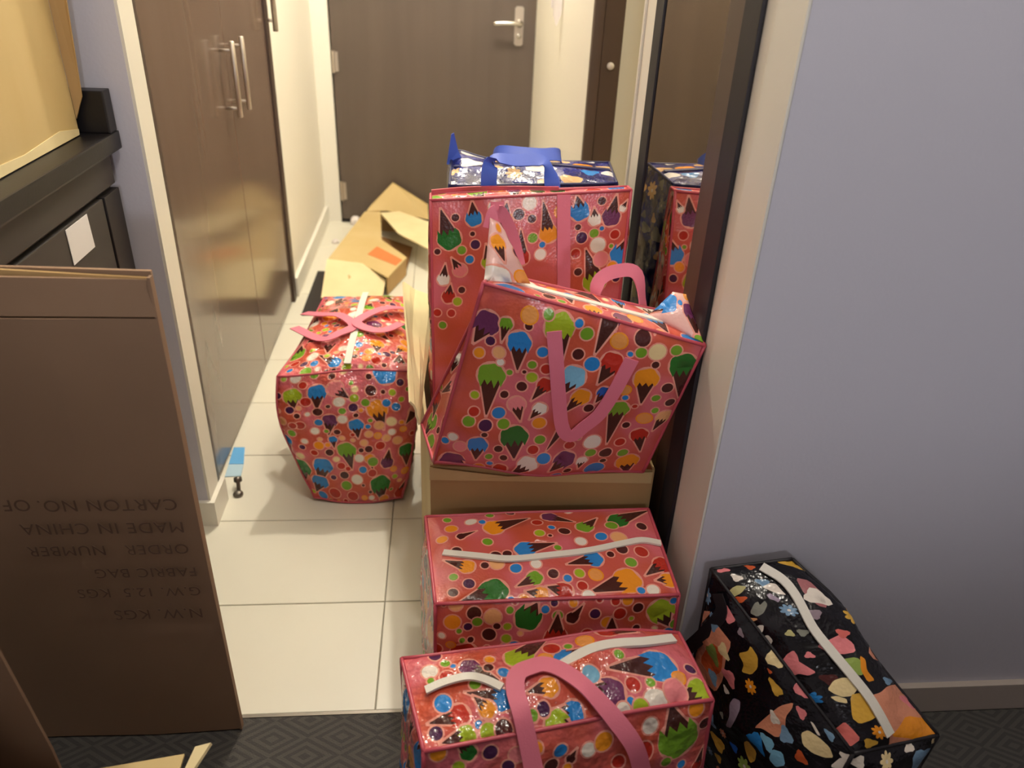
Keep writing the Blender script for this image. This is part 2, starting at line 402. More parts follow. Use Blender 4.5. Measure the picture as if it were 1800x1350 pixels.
# ============================ kitchen counter ============================
kc = empty('kitchen_counter', (-.95, 1.36, 0))
tag(kc, 'dark wood kitchen counter with black worktop against the lavender wall', 'counter')
box('worktop', (-1.34, 1.09, .966), (-.637, 1.632, 1.0), M['counter_black'], kc, bev=.004)
box('side_splash', (-1.34, 1.597, 1.0), (-.640, 1.632, 1.078), M['counter_black'], kc, bev=.003)
box('cabinet_body', (-1.34, 1.10, .0), (-.668, 1.612, .966), M['cabinet_edge'], kc)
box('front_rail', (-.668, 1.10, .905), (-.652, 1.60, .962), M['cabinet_dark'], kc, bev=.002)
dr = box('door_panel', (-.668, 1.10, .30), (-.654, 1.53, .893), M['cabinet_dark'], kc, bev=.002)
box('stile', (-.668, 1.536, .02), (-.652, 1.612, .893), M['cabinet_edge'], kc, bev=.002)
o = slab('paper_label', [(-.6525, 1.357, .825), (-.6525, 1.452, .825), (-.6525, 1.449, .889), (-.6525, 1.357, .889)], .001, M['white_paper'], dr); o['label'] = 'white rectangular paper label on the dark door'

# ============================ cartons ============================
# large carton on the counter
cb = empty('cardboard_box', (-.95, 1.33, 1.0))
tag(cb, 'large plain yellowish cardboard box standing on the black kitchen worktop', 'box')
slab('side_panel', [(-.690, 1.11, 1.002), (-.690, 1.578, 1.002), (-.690, 1.570, 1.50), (-.690, 1.11, 1.50)], .006, M['cardboard_pale'], cb, direction=(1, 0, 0), div=4)
slab('side_panel', [(-1.2, 1.11, 1.002), (-.697, 1.11, 1.002), (-.697, 1.11, 1.50), (-1.2, 1.11, 1.50)], .006, M['cardboard_pale'], cb, direction=(0, -1, 0))
slab('side_panel', [(-.697, 1.572, 1.002), (-1.2, 1.572, 1.002), (-1.2, 1.564, 1.50), (-.697, 1.564, 1.50)], .006, M['cardboard_pale'], cb, direction=(0, 1, 0))
slab('side_panel', [(-1.2, 1.565, 1.002), (-1.2, 1.115, 1.002), (-1.2, 1.115, 1.50), (-1.2, 1.557, 1.50)], .006, M['cardboard_pale'], cb, direction=(-1, 0, 0))
slab('top_panel', [(-1.2, 1.11, 1.506), (-.69, 1.11, 1.506), (-.69, 1.57, 1.506), (-1.2, 1.57, 1.506)], .006, M['cardboard_pale'], cb)
slab('corner_flap', [(-.690, 1.579, 1.03), (-.672, 1.580, 1.07), (-.655, 1.572, 1.30), (-.652, 1.57, 1.5), (-.690, 1.57, 1.5)], .004, M['cardboard'], cb)
slab('torn_edge', [(-.6885, 1.575, 1.002), (-.6885, 1.16, 1.002), (-.6885, 1.20, 1.022), (-.6885, 1.36, 1.016), (-.6885, 1.50, 1.024), (-.6885, 1.577, 1.012)], .003, M['cardboard_cream'], cb, direction=(1, 0, 0))

# tall folded carton in the foreground, printed upside down
tc_ = empty('folded_carton', (-.55, 1.04, 0))
tag(tc_, 'tall brown folded carton with upside down printing, standing on the dark carpet', 'carton')
XL, XR = -.86, -.394
slab('front_panel', [(XL, 1.02, .002), (XR, 1.02, .002), (XR-.004, 1.02, .88), (XL, 1.02, .88)], .006, M['cardboard_brown'], tc_, direction=(0, -1, 0), div=6, warp=.006, seed=3)
slab('top_flap', [(XL, 1.02, .883), (XR-.004, 1.02, .883), (XR-.006, 1.026, .936), (XL, 1.026, .940)], .005, M['cardboard_brown'], tc_, direction=(0, -1, 0), div=4)
slab('back_panel', [(XR, 1.030, .002), (XL, 1.055, .002), (XL, 1.072, .945), (XR-.006, 1.038, .945)], .006, M['cardboard_brown'], tc_, direction=(0, 1, 0), div=4, warp=.006, seed=5)
slab('inner_flap', [(XL, 1.040, .80), (XR-.012, 1.030, .80), (XR-.010, 1.032, .938), (XL+.1, 1.052, .948), (XL, 1.050, .94)], .005, M['cardboard'], tc_, direction=(0, 1, 0))
slab('side_panel', [(XR, 1.021, .002), (XR, 1.032, .002), (XR-.004, 1.033, .94), (XR-.004, 1.022, .94)], .004, M['cardboard_brown'], tc_, direction=(1, 0, 0))
def text(s, x, z, h, parent):
    c = bpy.data.curves.new('printed_text', 'FONT'); c.body = s; c.size = h; c.extrude = .0003; c.space_character = 1.08
    c.materials.append(M['print_ink'])
    t = bpy.data.objects.new('text_source', c)
    me = bpy.data.meshes.new_from_object(t); bpy.data.objects.remove(t)
    o = bpy.data.objects.new('printed_text', me); COL.objects.link(o)
    o.parent = parent; o.matrix_parent_inverse = Matrix.Translation(world_loc(parent)).inverted()
    o['kind'] = 'stuff'
    o.location = (x, 1.0105, z); o.rotation_euler = (math.radians(90), math.radians(180), 0)
for s, x, z, h in (('CARTON NO.', -.420, .563, .026), ('OF', -.640, .565, .026), ('MADE IN CHINA', -.417, .517, .026), ('ORDER   NUMBER', -.417, .4715, .024),
                   ('FABRIC BAG', -.412, .4216, .023), ('G.W. 12.5  KGS', -.412, .378, .023), ('N.W. KGS', -.416, .327, .026)):
    text(s, x, z+h*.42, h*1.22, tc_)

# open carton right in front of the camera, bottom left
nc = empty('open_carton', (-.62, .60, 0))
tag(nc, 'open cardboard carton on the carpet in the bottom left corner, pale flap folded out', 'carton')
slab('back_panel', [(-.80, .74, .002), (-.37, .71, .002), (-.37, .71, .285), (-.80, .74, .285)], .005, M['cardboard_brown'], nc, direction=(0, 1, 0))
slab('side_panel', [(-.37, .71, .002), (-.38, .42, .002), (-.38, .42, .285), (-.37, .71, .285)], .005, M['cardboard_brown'], nc, direction=(1, 0, 0))
slab('side_panel', [(-.80, .42, .002), (-.80, .74, .002), (-.80, .74, .285), (-.80, .42, .285)], .005, M['cardboard_brown'], nc, direction=(-1, 0, 0))
slab('front_panel', [(-.38, .42, .002), (-.80, .42, .002), (-.80, .42, .285), (-.38, .42, .285)], .005, M['cardboard_brown'], nc, direction=(0, -1, 0))
slab('bottom_panel', [(-.80, .42, .008), (-.38, .42, .008), (-.37, .71, .008), (-.80, .74, .008)], .005, M['cardboard_brown'], nc)
slab('flap', [(-.55, .712, .290), (-.385, .70, .290), (-.385, .765, .292), (-.54, .742, .290)], .004, M['cardboard_pale'], nc)
slab('flap_edge', [(-.385, .70, .290), (-.378, .70, .292), (-.348, .775, .302), (-.372, .775, .294)], .005, M['cardboard_cream'], nc)
slab('raised_flap', [(-.95, .805, .24), (-.588, .80, .20), (-.590, .80, .27), (-.608, .795, .52), (-.95, .80, .58)], .005, M['cardboard_brown'], nc, direction=(0, 1, 0))
slab('raised_flap', [(-.90, .765, .20), (-.632, .76, .20), (-.655, .755, .38), (-.90, .76, .44)], .005, M['cardboard'], nc, direction=(0, 1, 0))

# carton holding the bags
hc = empty('bag_carton', (.19, 1.62, 0))
tag(hc, 'open brown cardboard carton holding the pink bags next to the mirror', 'carton')
slab('front_panel', [(-.029, 1.232, .002), (.405, 1.226, .002), (.405, 1.224, .462), (-.029, 1.222, .480)], .006, M['cardboard'], hc, direction=(0, -1, 0), div=8, warp=.004, seed=2)
slab('side_panel', [(-.05, 1.99, .002), (-.061, 1.62, .002), (-.061, 1.62, .47), (-.04, 1.99, .49)], .006, M['cardboard_cream'], hc, direction=(-1, 0, 0))
slab('side_panel', [(-.061, 1.62, .002), (-.029, 1.228, .002), (-.029, 1.226, .480), (-.061, 1.62, .47)], .006, M['cardboard_cream'], hc, direction=(-1, 0, 0))
slab('side_panel', [(.411, 1.23, .002), (.411, 2.0, .002), (.411, 2.0, .48), (.411, 1.228, .462)], .005, M['cardboard'], hc, direction=(1, 0, 0))
slab('back_panel', [(.405, 2.002, .002), (-.05, 2.002, .002), (-.05, 2.002, .48), (.405, 2.002, .48)], .006, M['cardboard'], hc, direction=(0, 1, 0))
slab('bottom_panel', [(-.04, 1.24, .014), (.40, 1.24, .014), (.40, 1.99, .014), (-.04, 1.99, .014)], .008, M['cardboard'], hc)
slab('side_flap', [(-.054, 1.37, .478), (-.070, 1.37, .535), (-.113, 1.92, .565), (-.036, 1.97, .492)], .005, M['cardboard_cream'], hc, div=5, warp=.012, seed=7)
slab('lit_rim', [(-.030, 1.2155, .452), (.404, 1.2175, .436), (.404, 1.2175, .463), (.25, 1.2165, .461), (.12, 1.2155, .458), (-.030, 1.2155, .481)], .002, M['cardboard_pale'], hc, direction=(0, -1, 0))  # paler strip paints the lit top of the front panel above its shadow

# flattened carton near the entry door
fc = empty('flattened_carton', (-.35, 3.5, 0))
tag(fc, 'half collapsed yellowish carton with raised flaps lying on the tiles before the door', 'carton')
slab('top_panel', [(-.518, 3.335, .088), (-.362, 3.285, .088), (-.243, 3.13, .088), (-.172, 3.37, .088), (-.300, 3.60, .088), (-.338, 4.05, .088), (-.418, 4.03, .088)], .006, M['cardboard_pale'], fc)
slab('near_flap', [(-.520, 3.325, .089), (-.362, 3.278, .089), (-.254, 3.164, .06), (-.264, 3.030, .020), (-.515, 3.055, .020)], .005, M['cardboard_cream'], fc)
slab('side_panel', [(-.245, 3.14, .004), (-.176, 3.37, .004), (-.176, 3.37, .082), (-.245, 3.14, .082)], .005, M['cardboard'], fc)
slab('side_panel', [(-.420, 4.02, .004), (-.515, 3.34, .004), (-.515, 3.34, .082), (-.420, 4.02, .082)], .005, M['cardboard'], fc)
slab('inner_panel', [(-.33, 3.86, .012), (-.16, 3.70, .012), (-.178, 3.40, .012), (-.31, 3.60, .012)], .006, M['cardboard_inside'], fc)
slab('back_flap', [(-.410, 4.04, .088), (-.300, 4.015, .100), (-.085, 3.93, .085), (-.092, 4.08, .118), (-.272, 4.10, .225), (-.385, 4.10, .108)], .005, M['cardboard_pale'], fc)
slab('raised_flap', [(-.330, 3.95, .108), (-.220, 3.60, .120), (-.064, 3.38, .12), (-.071, 3.78, .118), (-.235, 3.95, .118)], .005, M['cardboard_cream'], fc)
slab('side_panel', [(-.33, 3.97, .004), (-.235, 3.955, .004), (-.075, 3.80, .004), (-.075, 3.80, .110), (-.235, 3.955, .110), (-.33, 3.97, .104)], .004, M['cardboard'], fc)
o = slab('printed_sticker', [(-.350, 3.40, .0895), (-.215, 3.265, .0895), (-.190, 3.335, .0895), (-.315, 3.505, .0895)], .001, M['red_ink'], fc); o['label'] = 'orange red printed patch on the carton'
slab('tape_strip', [(-.44, 3.31, .0915), (-.40, 3.298, .0915), (-.385, 3.06, .026), (-.425, 3.06, .026)], .0008, M['tape'], fc)

# ============================ bags ============================
# ---- shared bag geometry: a bag is a deformed hexahedron whose six faces bulge -------------------
FACES = {'front': (0, 1, 5, 4), 'top': (4, 5, 6, 7), 'left': (3, 0, 4, 7), 'right': (1, 2, 6, 5),
         'back': (2, 3, 7, 6), 'bottom': (3, 2, 1, 0)}
# corner order: 0 front-left-bottom, 1 front-right-bottom, 2 back-right-bottom, 3 back-left-bottom, 4..7 the same on top
BAGS = {
 'lone':  dict(c=[(-.367,1.72,.004),(-.107,1.715,.004),(-.10,2.22,.004),(-.37,2.22,.004),(-.408,1.785,.362),(-.082,1.81,.362),(-.112,2.27,.372),(-.372,2.26,.372)],
               bulge=dict(front=.03,top=.045,left=.022,right=.008,back=.02,bottom=0), bumps=[((-.41,1.75,.26),.17,(-.035,-.01,0)),((-.08,1.75,.24),.15,(.012,-.01,0)),((-.22,1.76,.40),.14,(0,0,.014)),((-.37,1.72,0),.08,(.012,.01,.01)),((-.107,1.72,0),.08,(-.012,.01,.01))]),
 'tilted': dict(c=[(-.022,1.2,.507),(.379,1.2,.478),(.385,1.33,.50),(-.047,1.34,.50),(.060,1.15,.885),(.436,1.15,.776),(.412,1.24,.79),(.086,1.25,.862)],
               bulge=dict(front=.022,top=.0,left=-.012,right=.01,back=.01,bottom=0), bumps=[((.17,1.19,.50),.12,(0,-.012,-.012))]),
 'upright': dict(c=[(-.022,1.50,.02),(.372,1.50,.02),(.372,1.78,.02),(-.022,1.78,.02),(-.030,1.60,.881),(.388,1.60,.911),(.388,1.635,.908),(-.030,1.635,.884)],
               bulge=dict(front=.012,top=0,left=.008,right=.008,back=0,bottom=0), bumps=[]),
 'navy':  dict(c=[(.0,1.80,.02),(.385,1.80,.02),(.385,1.96,.02),(.0,1.96,.02),(.009,1.66,.895),(.372,1.67,.905),(.388,1.85,.905),(.016,1.85,.905)],
               bulge=dict(front=.0,top=.012,left=.012,right=.008,back=.012,bottom=0), bumps=[((.02,1.84,.905),.07,(0,.01,.02))]),
 'zipped': dict(c=[(-.02,.925,.004),(.408,.94,.004),(.402,1.19,.004),(-.035,1.185,.004),(-.017,.96,.385),(.401,.965,.388),(.401,1.20,.386),(-.038,1.188,.385)],
               bulge=dict(front=.016,top=.012,left=.012,right=.008,back=.004,bottom=0), bumps=[((.15,1.08,.39),.14,(0,0,.006))]),
 'handled': dict(c=[(-.04,.645,.004),(.40,.71,.004),(.385,.885,.004),(-.065,.865,.004),(-.030,.690,.380),(.396,.752,.382),(.376,.875,.380),(-.068,.852,.380)],
               bulge=dict(front=.025,top=.02,left=.015,right=.012,back=.012,bottom=0), bumps=[((.26,.875,.38),.17,(0,0,.03)),((.06,.80,.38),.10,(0,0,.012))]),
 'black': dict(c=[(.575,.70,.004),(.76,.75,.004),(.63,.975,.004),(.465,.975,.004),(.632,.728,.280),(.795,.763,.266),(.596,.985,.445),(.460,.99,.422)],
               bulge=dict(front=.02,top=.042,left=.028,right=.012,back=.006,bottom=0), bumps=[((.66,.93,.40),.09,(.014,0,.008))]),
}
def vadd(a, b, k=1.0): return (a[0]+b[0]*k, a[1]+b[1]*k, a[2]+b[2]*k)
def vsub(a, b): return (a[0]-b[0], a[1]-b[1], a[2]-b[2])
def vcross(a, b): return (a[1]*b[2]-a[2]*b[1], a[2]*b[0]-a[0]*b[2], a[0]*b[1]-a[1]*b[0])
def vdot(a, b): return a[0]*b[0]+a[1]*b[1]+a[2]*b[2]
def vlen(a): return math.sqrt(vdot(a, a))
def vnorm(a):
    l = vlen(a) or 1.0
    return (a[0]/l, a[1]/l, a[2]/l)
def quad(bag, face): return [bag['c'][i] for i in FACES[face]]
def size(bag, face):
    a, b, c, d = quad(bag, face)
    return (vlen(vsub(b, a))+vlen(vsub(c, d)))/2, (vlen(vsub(d, a))+vlen(vsub(c, b)))/2
def normal(bag, face):
    a, b, c, d = quad(bag, face)
    return vnorm(vcross(vsub(c, a), vsub(d, b)))
def prof(u, v):
    return (max(0.0, 4*u*(1-u))*max(0.0, 4*v*(1-v)))**.62
def bumped(bag, p):
    for c, r, d in bag['bumps']:
        q = vsub(p, c)
        p = vadd(p, d, math.exp(-vdot(q, q)/(r*r)*1.6))
    return p
def surf(bag, face, u, v, lift=0.0):
    a, b, c, d = quad(bag, face)
    p = tuple(a[i]*(1-u)*(1-v)+b[i]*u*(1-v)+c[i]*u*v+d[i]*(1-u)*v for i in range(3))
    p = vadd(p, normal(bag, face), bag['bulge'][face]*prof(u, v)+lift)
    return bumped(bag, p)
# ---- end of shared bag geometry ----

MOTIFS = {
 ('tilted', 'front'): [
  ('c','purple',0.0228,0.2886,0.0111,0.2519,0.0213),('c','green',0.0529,0.2979,0.054,0.2675,0.0109),('c','blue',0.0822,0.274,0.0938,0.223,0.0198),
  ('c','lime',0.1391,0.3171,0.1615,0.2434,0.0251),('c','purple',0.2233,0.3623,0.2134,0.2868,0.0214),('c','green',0.054,0.2018,0.065,0.1258,0.0236),
  ('c','red',0.2469,0.2758,0.2359,0.2311,0.02),('c','skyblue',0.1892,0.2339,0.1729,0.1898,0.0221),('c','red',0.1473,0.2081,0.134,0.1739,0.0137),
  ('c','orange',0.2151,0.1964,0.1971,0.162,0.0172),('c','navyblue',0.2528,0.2133,0.2448,0.188,0.0127),
  ('c','orange',0.3157,0.2587,0.3257,0.2003,0.0228),('c','darkgreen',0.374,0.2978,0.3942,0.2206,0.0266),
  ('c','green',0.2901,0.1783,0.2961,0.0932,0.0202),('c','pink',0.1107,0.1575,0.125,0.1283,0.0152),('c','white',0.1522,0.1592,0.1417,0.1356,0.0123),
  ('c','blue',0.0662,0.0593,0.072,0.0231,0.0179),('c','darkgreen',0.1242,0.091,0.1368,0.0439,0.0247),
  ('c','orange',0.2031,0.1259,0.1898,0.0723,0.0095),('c','white',0.1648,0.0353,0.1454,-0.0114,0.0185),('c','purple',0.228,0.0523,0.2092,0.022,0.0196),
  ('c','red',0.3506,0.1167,0.3677,0.0704,0.0164),('c','peach',0.3806,0.17,0.373,0.1315,0.0154),('c','purple',0.0313,0.0063,0.0651,-0.0147,0.0225),
  ('c','orange',0.3527,0.038,0.3653,-0.0057,0.0221),('c','red',0.1202,0.0101,0.1098,-0.0186,0.0125),('c','white',0.2626,0.0468,0.2624,0.0261,0.0106),
  ('d','brown',0.0896,0.3053,0.0064),('d','orangering',0.0862,0.322,0.013),('d','green',0.1161,0.3328,0.0088),('d','blue',0.1701,0.331,0.0075),
  ('d','green',0.1885,0.3162,0.0114),('d','orangering',0.246,0.3181,0.0139),('d','brown',0.284,0.3343,0.0141),('d','green',0.2891,0.3087,0.0101),
  ('d','cream',0.3176,0.3157,0.016),('d','green',0.3505,0.3256,0.0105),('d','blue',0.2716,0.301,0.005),('d','brown',0.3225,0.2899,0.0071),
  ('d','plum',0.0365,0.2606,0.008),('d','blue',0.1249,0.2679,0.0095),('d','brown',0.1852,0.2772,0.01),('d','blue',0.2141,0.2646,0.0135),
  ('d','white',0.0625,0.2296,0.0064),('d','green',0.1147,0.2403,0.0077),('d','peach',0.0556,0.2456,0.0102),('d','orange',0.0238,0.2357,0.0087),
  ('d','red',0.1399,0.2381,0.009),('d','brown',0.1098,0.1938,0.009),('d','brown',0.0852,0.1715,0.0072),('d','lime',0.1212,0.2161,0.0096),
  ('d','brown',0.2366,0.1733,0.0089),('d','blue',0.0853,0.1335,0.0115),('d','green',0.0824,0.2148,0.0053),('d','brown',0.3607,0.2448,0.0108),
  ('d','green',0.3483,0.2174,0.0081),('d','brown',0.3801,0.2073,0.0095),('d','green',0.3577,0.1858,0.0068),('d','orangering',0.3455,0.1619,0.0135),
  ('d','brown',0.3188,0.1381,0.0073),('d','red',0.3205,0.0952,0.0094),('d','white',0.2675,0.0951,0.0158),('d','red',0.2278,0.0861,0.0091),
  ('d','green',0.2727,0.0676,0.0099),('d','brown',0.3009,0.0679,0.0117),('d','green',0.3352,0.0657,0.0101),('d','blue',0.295,0.0179,0.0187),
  ('d','blue',0.1889,0.0528,0.0122),('d','green',0.1711,0.093,0.0095),('d','plum',0.0688,0.1051,0.0116),('d','green',0.0993,0.1136,0.0104),
  ('d','green',0.0386,0.1074,0.0106),('d','brown',0.0723,0.0853,0.0055),('d','brown',0.1044,0.0586,0.0077),('d','red',0.1651,0.069,0.0095),
  ('d','orange',0.1594,0.1286,0.0118),('d','pink',0.0375,0.0477,0.0109),('d','blue',0.0095,0.0526,0.0068),('d','white',0.0206,0.0656,0.0086),
  ('d','red',0.0429,0.1273,0.009),('d','brown',0.1186,0.0404,0.0068),('d','green',0.0926,0.0365,0.0068),('d','blue',0.0987,0.0189,0.0056),
  ('d','brown',0.2424,0.0211,0.0072),('d','brown',0.3035,0.0439,0.006),('d','blue',0.2933,0.2083,0.0058),('d','orangering',0.2875,0.2256,0.0097),
  ('d','red',0.3173,0.1906,0.005),('d','lime',0.0365,0.1583,0.0074),('d','orange',0.0836,0.002,0.0093),('d','blue',0.2261,0.004,0.0098),
  ('d','brown',0.1061,0.2227,0.0036),('d','red',0.3032,0.3454,0.0002),('d','green',0.2379,0.1062,0.0058),
 ],
 ('upright', 'front'): [
  ('c','darkgreen',0.0377,0.7994,0.0205,0.8608,0.0243),('c','blue',0.0873,0.8395,0.0836,0.8738,0.0165),
  ('c','orange',0.1495,0.8329,0.1539,0.8685,0.0172),('c','orange',0.2422,0.7992,0.2281,0.8665,0.0188),('c','red',0.1861,0.7538,0.1841,0.8112,0.0175),
  ('c','blue',0.3043,0.8431,0.2968,0.8746,0.0197),('c','white',0.3363,0.8252,0.3338,0.8469,0.0132),('c','purple',0.3705,0.8287,0.3774,0.8711,0.0191),
  ('c','lime',0.3475,0.6924,0.3231,0.7618,0.025),('c','blue',0.3973,0.7462,0.407,0.779,0.0217),('c','white',0.0244,0.7104,0.0283,0.7431,0.0132),
  ('c','red',0.0352,0.6709,0.039,0.6983,0.0141),('c','pink',0.0592,0.7306,0.0429,0.756,0.0146),('c','lime',0.1191,0.7454,0.113,0.7832,0.0145),
  ('c','white',0.3925,0.8454,0.4001,0.8593,0.0074),('d','brown',0.0496,0.8438,0.0079),('d','brown',0.0848,0.8078,0.005),
  ('d','plum',0.0907,0.7853,0.0097),('d','green',0.0627,0.7741,0.009),('d','blue',0.0791,0.7539,0.0087),('d','white',0.1276,0.8627,0.0115),
  ('d','brown',0.1786,0.8441,0.0115),('d','brown',0.2057,0.8337,0.0086),('d','green',0.2092,0.7935,0.0101),('d','blue',0.2299,0.7778,0.0065),
  ('d','white',0.2268,0.7575,0.0117),('d','orangering',0.2655,0.8451,0.0127),('d','brown',0.303,0.8107,0.0062),('d','plum',0.3119,0.7883,0.0117),
  ('d','green',0.3376,0.7961,0.0095),('d','blue',0.3525,0.8062,0.0048),('d','white',0.3475,0.7709,0.0162),('d','red',0.3814,0.7918,0.0096),
  ('d','red',0.3014,0.7556,0.0096),('d','pink',0.3565,0.7405,0.0157),('d','brown',0.3092,0.7156,0.0082),('d','plum',0.3937,0.6971,0.0084),
  ('d','green',0.3764,0.767,0.0045),('d','brown',0.3483,0.8628,0.0081),('d','brown',0.0124,0.7721,0.0065),('d','lime',0.0537,0.6605,0.0093),
  ('d','brown',0.0629,0.6859,0.0074),('d','red',0.0406,0.6348,0.0082),('d','orange',0.1047,0.6009,0.0076),('d','white',0.1998,0.8662,0.0144),
  ('d','orange',0.2671,0.8663,0.0091),('d','red',0.0106,0.6352,0.0082),('d','green',0.0216,0.6067,0.0083),('d','orange',0.3826,0.7227,0.0105),
 ],
 ('zipped', 'top'): [
  ('c','orange',0.1216,0.1757,0.1893,0.2049,0.0191),('c','purple',0.2315,0.2109,0.2742,0.1949,0.0158),
  ('c','darkgreen',0.3592,0.1914,0.426,0.2261,0.0201),('c','green',0.292,0.1741,0.3193,0.2019,0.0166),('c','blue',0.1696,0.1093,0.2263,0.1211,0.0187),
  ('c','orange',0.0622,0.0785,0.0255,0.0977,0.0146),('c','blue',0.2915,0.0816,0.2417,0.0674,0.0171),
  ('c','darkgreen',0.1026,0.0181,0.0323,-0.0055,0.0259),('c','green',0.1782,0.0407,0.1451,0.0254,0.0139),
  ('c','orange',0.3439,0.0332,0.272,0.0088,0.0256),('c','red',0.4183,0.0722,0.381,0.0466,0.0185),('c','orange',0.42,0.0341,0.3968,0.0333,0.0159),
  ('c','red',0.2249,0.0118,0.1971,0.0207,0.0165),('c','orange',0.1842,0.0075,0.1598,0.0143,0.0138),('c','brown',0.0585,0.1539,0.0863,0.1667,0.0075),
  ('d','orange',0.0442,0.1846,0.0114),('d','orange',0.0246,0.1542,0.0097),('d','green',0.0392,0.2156,0.0077),('d','white',0.0821,0.201,0.0107),
  ('d','blue',0.1018,0.1938,0.0065),('d','brown',0.1588,0.225,0.0078),('d','green',0.1187,0.2165,0.0077),('d','red',0.2044,0.1888,0.0097),
  ('d','lime',0.2032,0.1514,0.0092),('d','brown',0.2214,0.1429,0.0038),('d','blue',0.2287,0.1705,0.0066),('d','brown',0.2508,0.1586,0.0109),
  ('d','green',0.3436,0.1747,0.0119),('d','blue',0.3169,0.1412,0.011),('d','white',0.2765,0.1292,0.0108),('d','peach',0.3495,0.1378,0.0149),
  ('d','brown',0.4013,0.1731,0.01),('d','green',0.1054,0.1353,0.0093),('d','brown',0.1369,0.1018,0.0082),('d','brown',0.0477,0.1181,0.0092),
  ('d','brown',0.1161,0.0991,0.0103),('d','peach',0.1154,0.0787,0.0128),('d','brown',0.0939,0.0765,0.0073),('d','blue',0.1473,0.0632,0.0103),
  ('d','white',0.1844,0.0702,0.0096),('d','brown',0.2116,0.0474,0.0092),('d','blue',0.2357,0.0366,0.0074),('d','lime',0.2588,0.0476,0.0089),
  ('d','orangering',0.2882,0.0451,0.012),('d','brown',0.3243,0.0925,0.0069),('d','brown',0.3486,0.1064,0.0109),('d','red',0.3846,0.1021,0.0125),
  ('d','green',0.3589,0.0748,0.0108),('d','green',0.0365,0.0573,0.0079),('d','plum',0.0619,0.0397,0.0101),('d','brown',0.0325,0.0223,0.0089),
  ('d','blue',0.1308,-0.001,0.0072),('d','orange',0.154,-0.002,0.0116),('d','red',0.2595,0.0212,0.0089),('d','blue',0.3635,0.012,0.0075),
  ('d','white',0.3849,0.0125,0.0113),('d','green',0.2301,0.1099,0.0068),('d','white',0.2714,0.233,0.008),('d','brown',0.3911,0.243,0.0081),
  ('d','white',0.2671,0.0015,0.0111),
 ],
 ('zipped', 'front'): [
  ('c','darkgreen',0.1582,0.3527,0.1736,0.3788,0.0236),('c','lime',0.3937,0.3519,0.4125,0.3175,0.0247),
  ('c','brown',0.2355,0.3496,0.2527,0.3725,0.0109),('d','orange',0.0291,0.3482,0.0141),('d','brown',0.0659,0.365,0.0123),
  ('d','peach',0.0977,0.357,0.0149),('d','green',0.0714,0.3477,0.0088),('d','brown',0.1052,0.3384,0.0064),('d','blue',0.1881,0.3672,0.0072),
  ('d','green',0.21,0.3546,0.009),('d','blue',0.4151,0.3717,0.0067),('d','plum',0.2751,0.3559,0.0091),('d','red',0.3192,0.3535,0.011),
  ('d','brown',0.3519,0.3617,0.0093),('d','orange',0.298,0.3381,0.011),
 ],
 ('handled', 'top'): [
  ('c','blue',0.1073,0.1621,0.1417,0.1864,0.0149),('c','lime',0.1675,0.1058,0.2528,0.1825,0.0213),('c','purple',0.092,0.1038,0.1268,0.0681,0.0145),
  ('c','red',0.3147,0.1384,0.3597,0.1297,0.0171),('c','blue',0.2337,0.0904,0.2646,0.1022,0.0171),('c','red',0.0587,0.0353,0.0169,0.035,0.0159),
  ('c','blue',0.1237,0.0414,0.0784,0.0642,0.0156),('c','orange',0.1001,0.0331,0.0864,0.0545,0.0118),('c','lime',0.0633,0.0083,0.0272,0.0053,0.013),
  ('c','orange',0.1938,0.044,0.1629,0.0442,0.0141),('c','blue',0.2218,0.0091,0.1955,0.0145,0.0141),('c','lime',0.1936,-0.0028,0.2262,-0.014,0.0189),
  ('c','purple',0.2833,0.0243,0.2559,0.0376,0.0214),('c','blue',0.3716,0.0612,0.2922,0.0607,0.0279),('c','lime',0.4247,0.0195,0.3813,-0.0014,0.0188),
  ('c','white',0.2335,0.2037,0.2851,0.2037,0.0063),('d','plum',0.0496,0.1408,0.0092),('d','brown',0.0754,0.1604,0.0055),
  ('d','white',0.0352,0.112,0.012),('d','red',0.0573,0.0949,0.0107),('d','green',0.0329,0.0956,0.0053),('d','blue',0.0703,0.1122,0.0042),
  ('d','green',0.0606,0.121,0.0073),('d','orange',0.125,0.111,0.0074),('d','blue',0.1375,0.0808,0.0086),('d','orangering',0.2054,0.0958,0.0094),
  ('d','red',0.2214,0.116,0.0126),('d','brown',0.2619,0.1667,0.0108),('d','orangering',0.2737,0.1193,0.0121),('d','green',0.2978,0.2037,0.0078),
  ('d','white',0.2044,0.1707,0.0089),('d','green',0.2463,0.114,0.0063),('d','green',0.093,0.0734,0.0083),('d','brown',0.1189,0.0948,0.0073),
  ('d','blue',0.0419,0.0574,0.0127),('d','blue',0.0831,0.0174,0.0058),('d','plum',0.022,0.0195,0.0098),('d','lime',0.0939,0.0056,0.0117),
  ('d','brown',0.1161,0.0046,0.0125),('d','plum',0.1781,0.0184,0.0091),('d','green',0.1616,0.0145,0.0072),('d','skyblue',0.2613,0.054,0.0131),
  ('d','red',0.32,0.0329,0.011),('d','green',0.3482,0.0337,0.0073),('d','orangering',0.3953,0.0377,0.0096),('d','plum',0.4212,0.0549,0.009),
  ('d','blue',0.3087,0.0105,0.0058),('d','white',0.347,0.0057,0.0181),('d','pink',0.3821,0.0158,0.0186),('d','lime',0.3224,0.0002,0.0123),
  ('d','white',0.295,0.0002,0.0108),('d','green',0.3134,0.0799,0.0078),('d','red',0.1863,0.0849,0.0075),
 ],
 ('handled', 'front'): [
  ('c','green',0.3847,0.3262,0.3697,0.3796,0.0334),('c','darkgreen',0.0637,0.3656,0.0434,0.3938,0.0117),
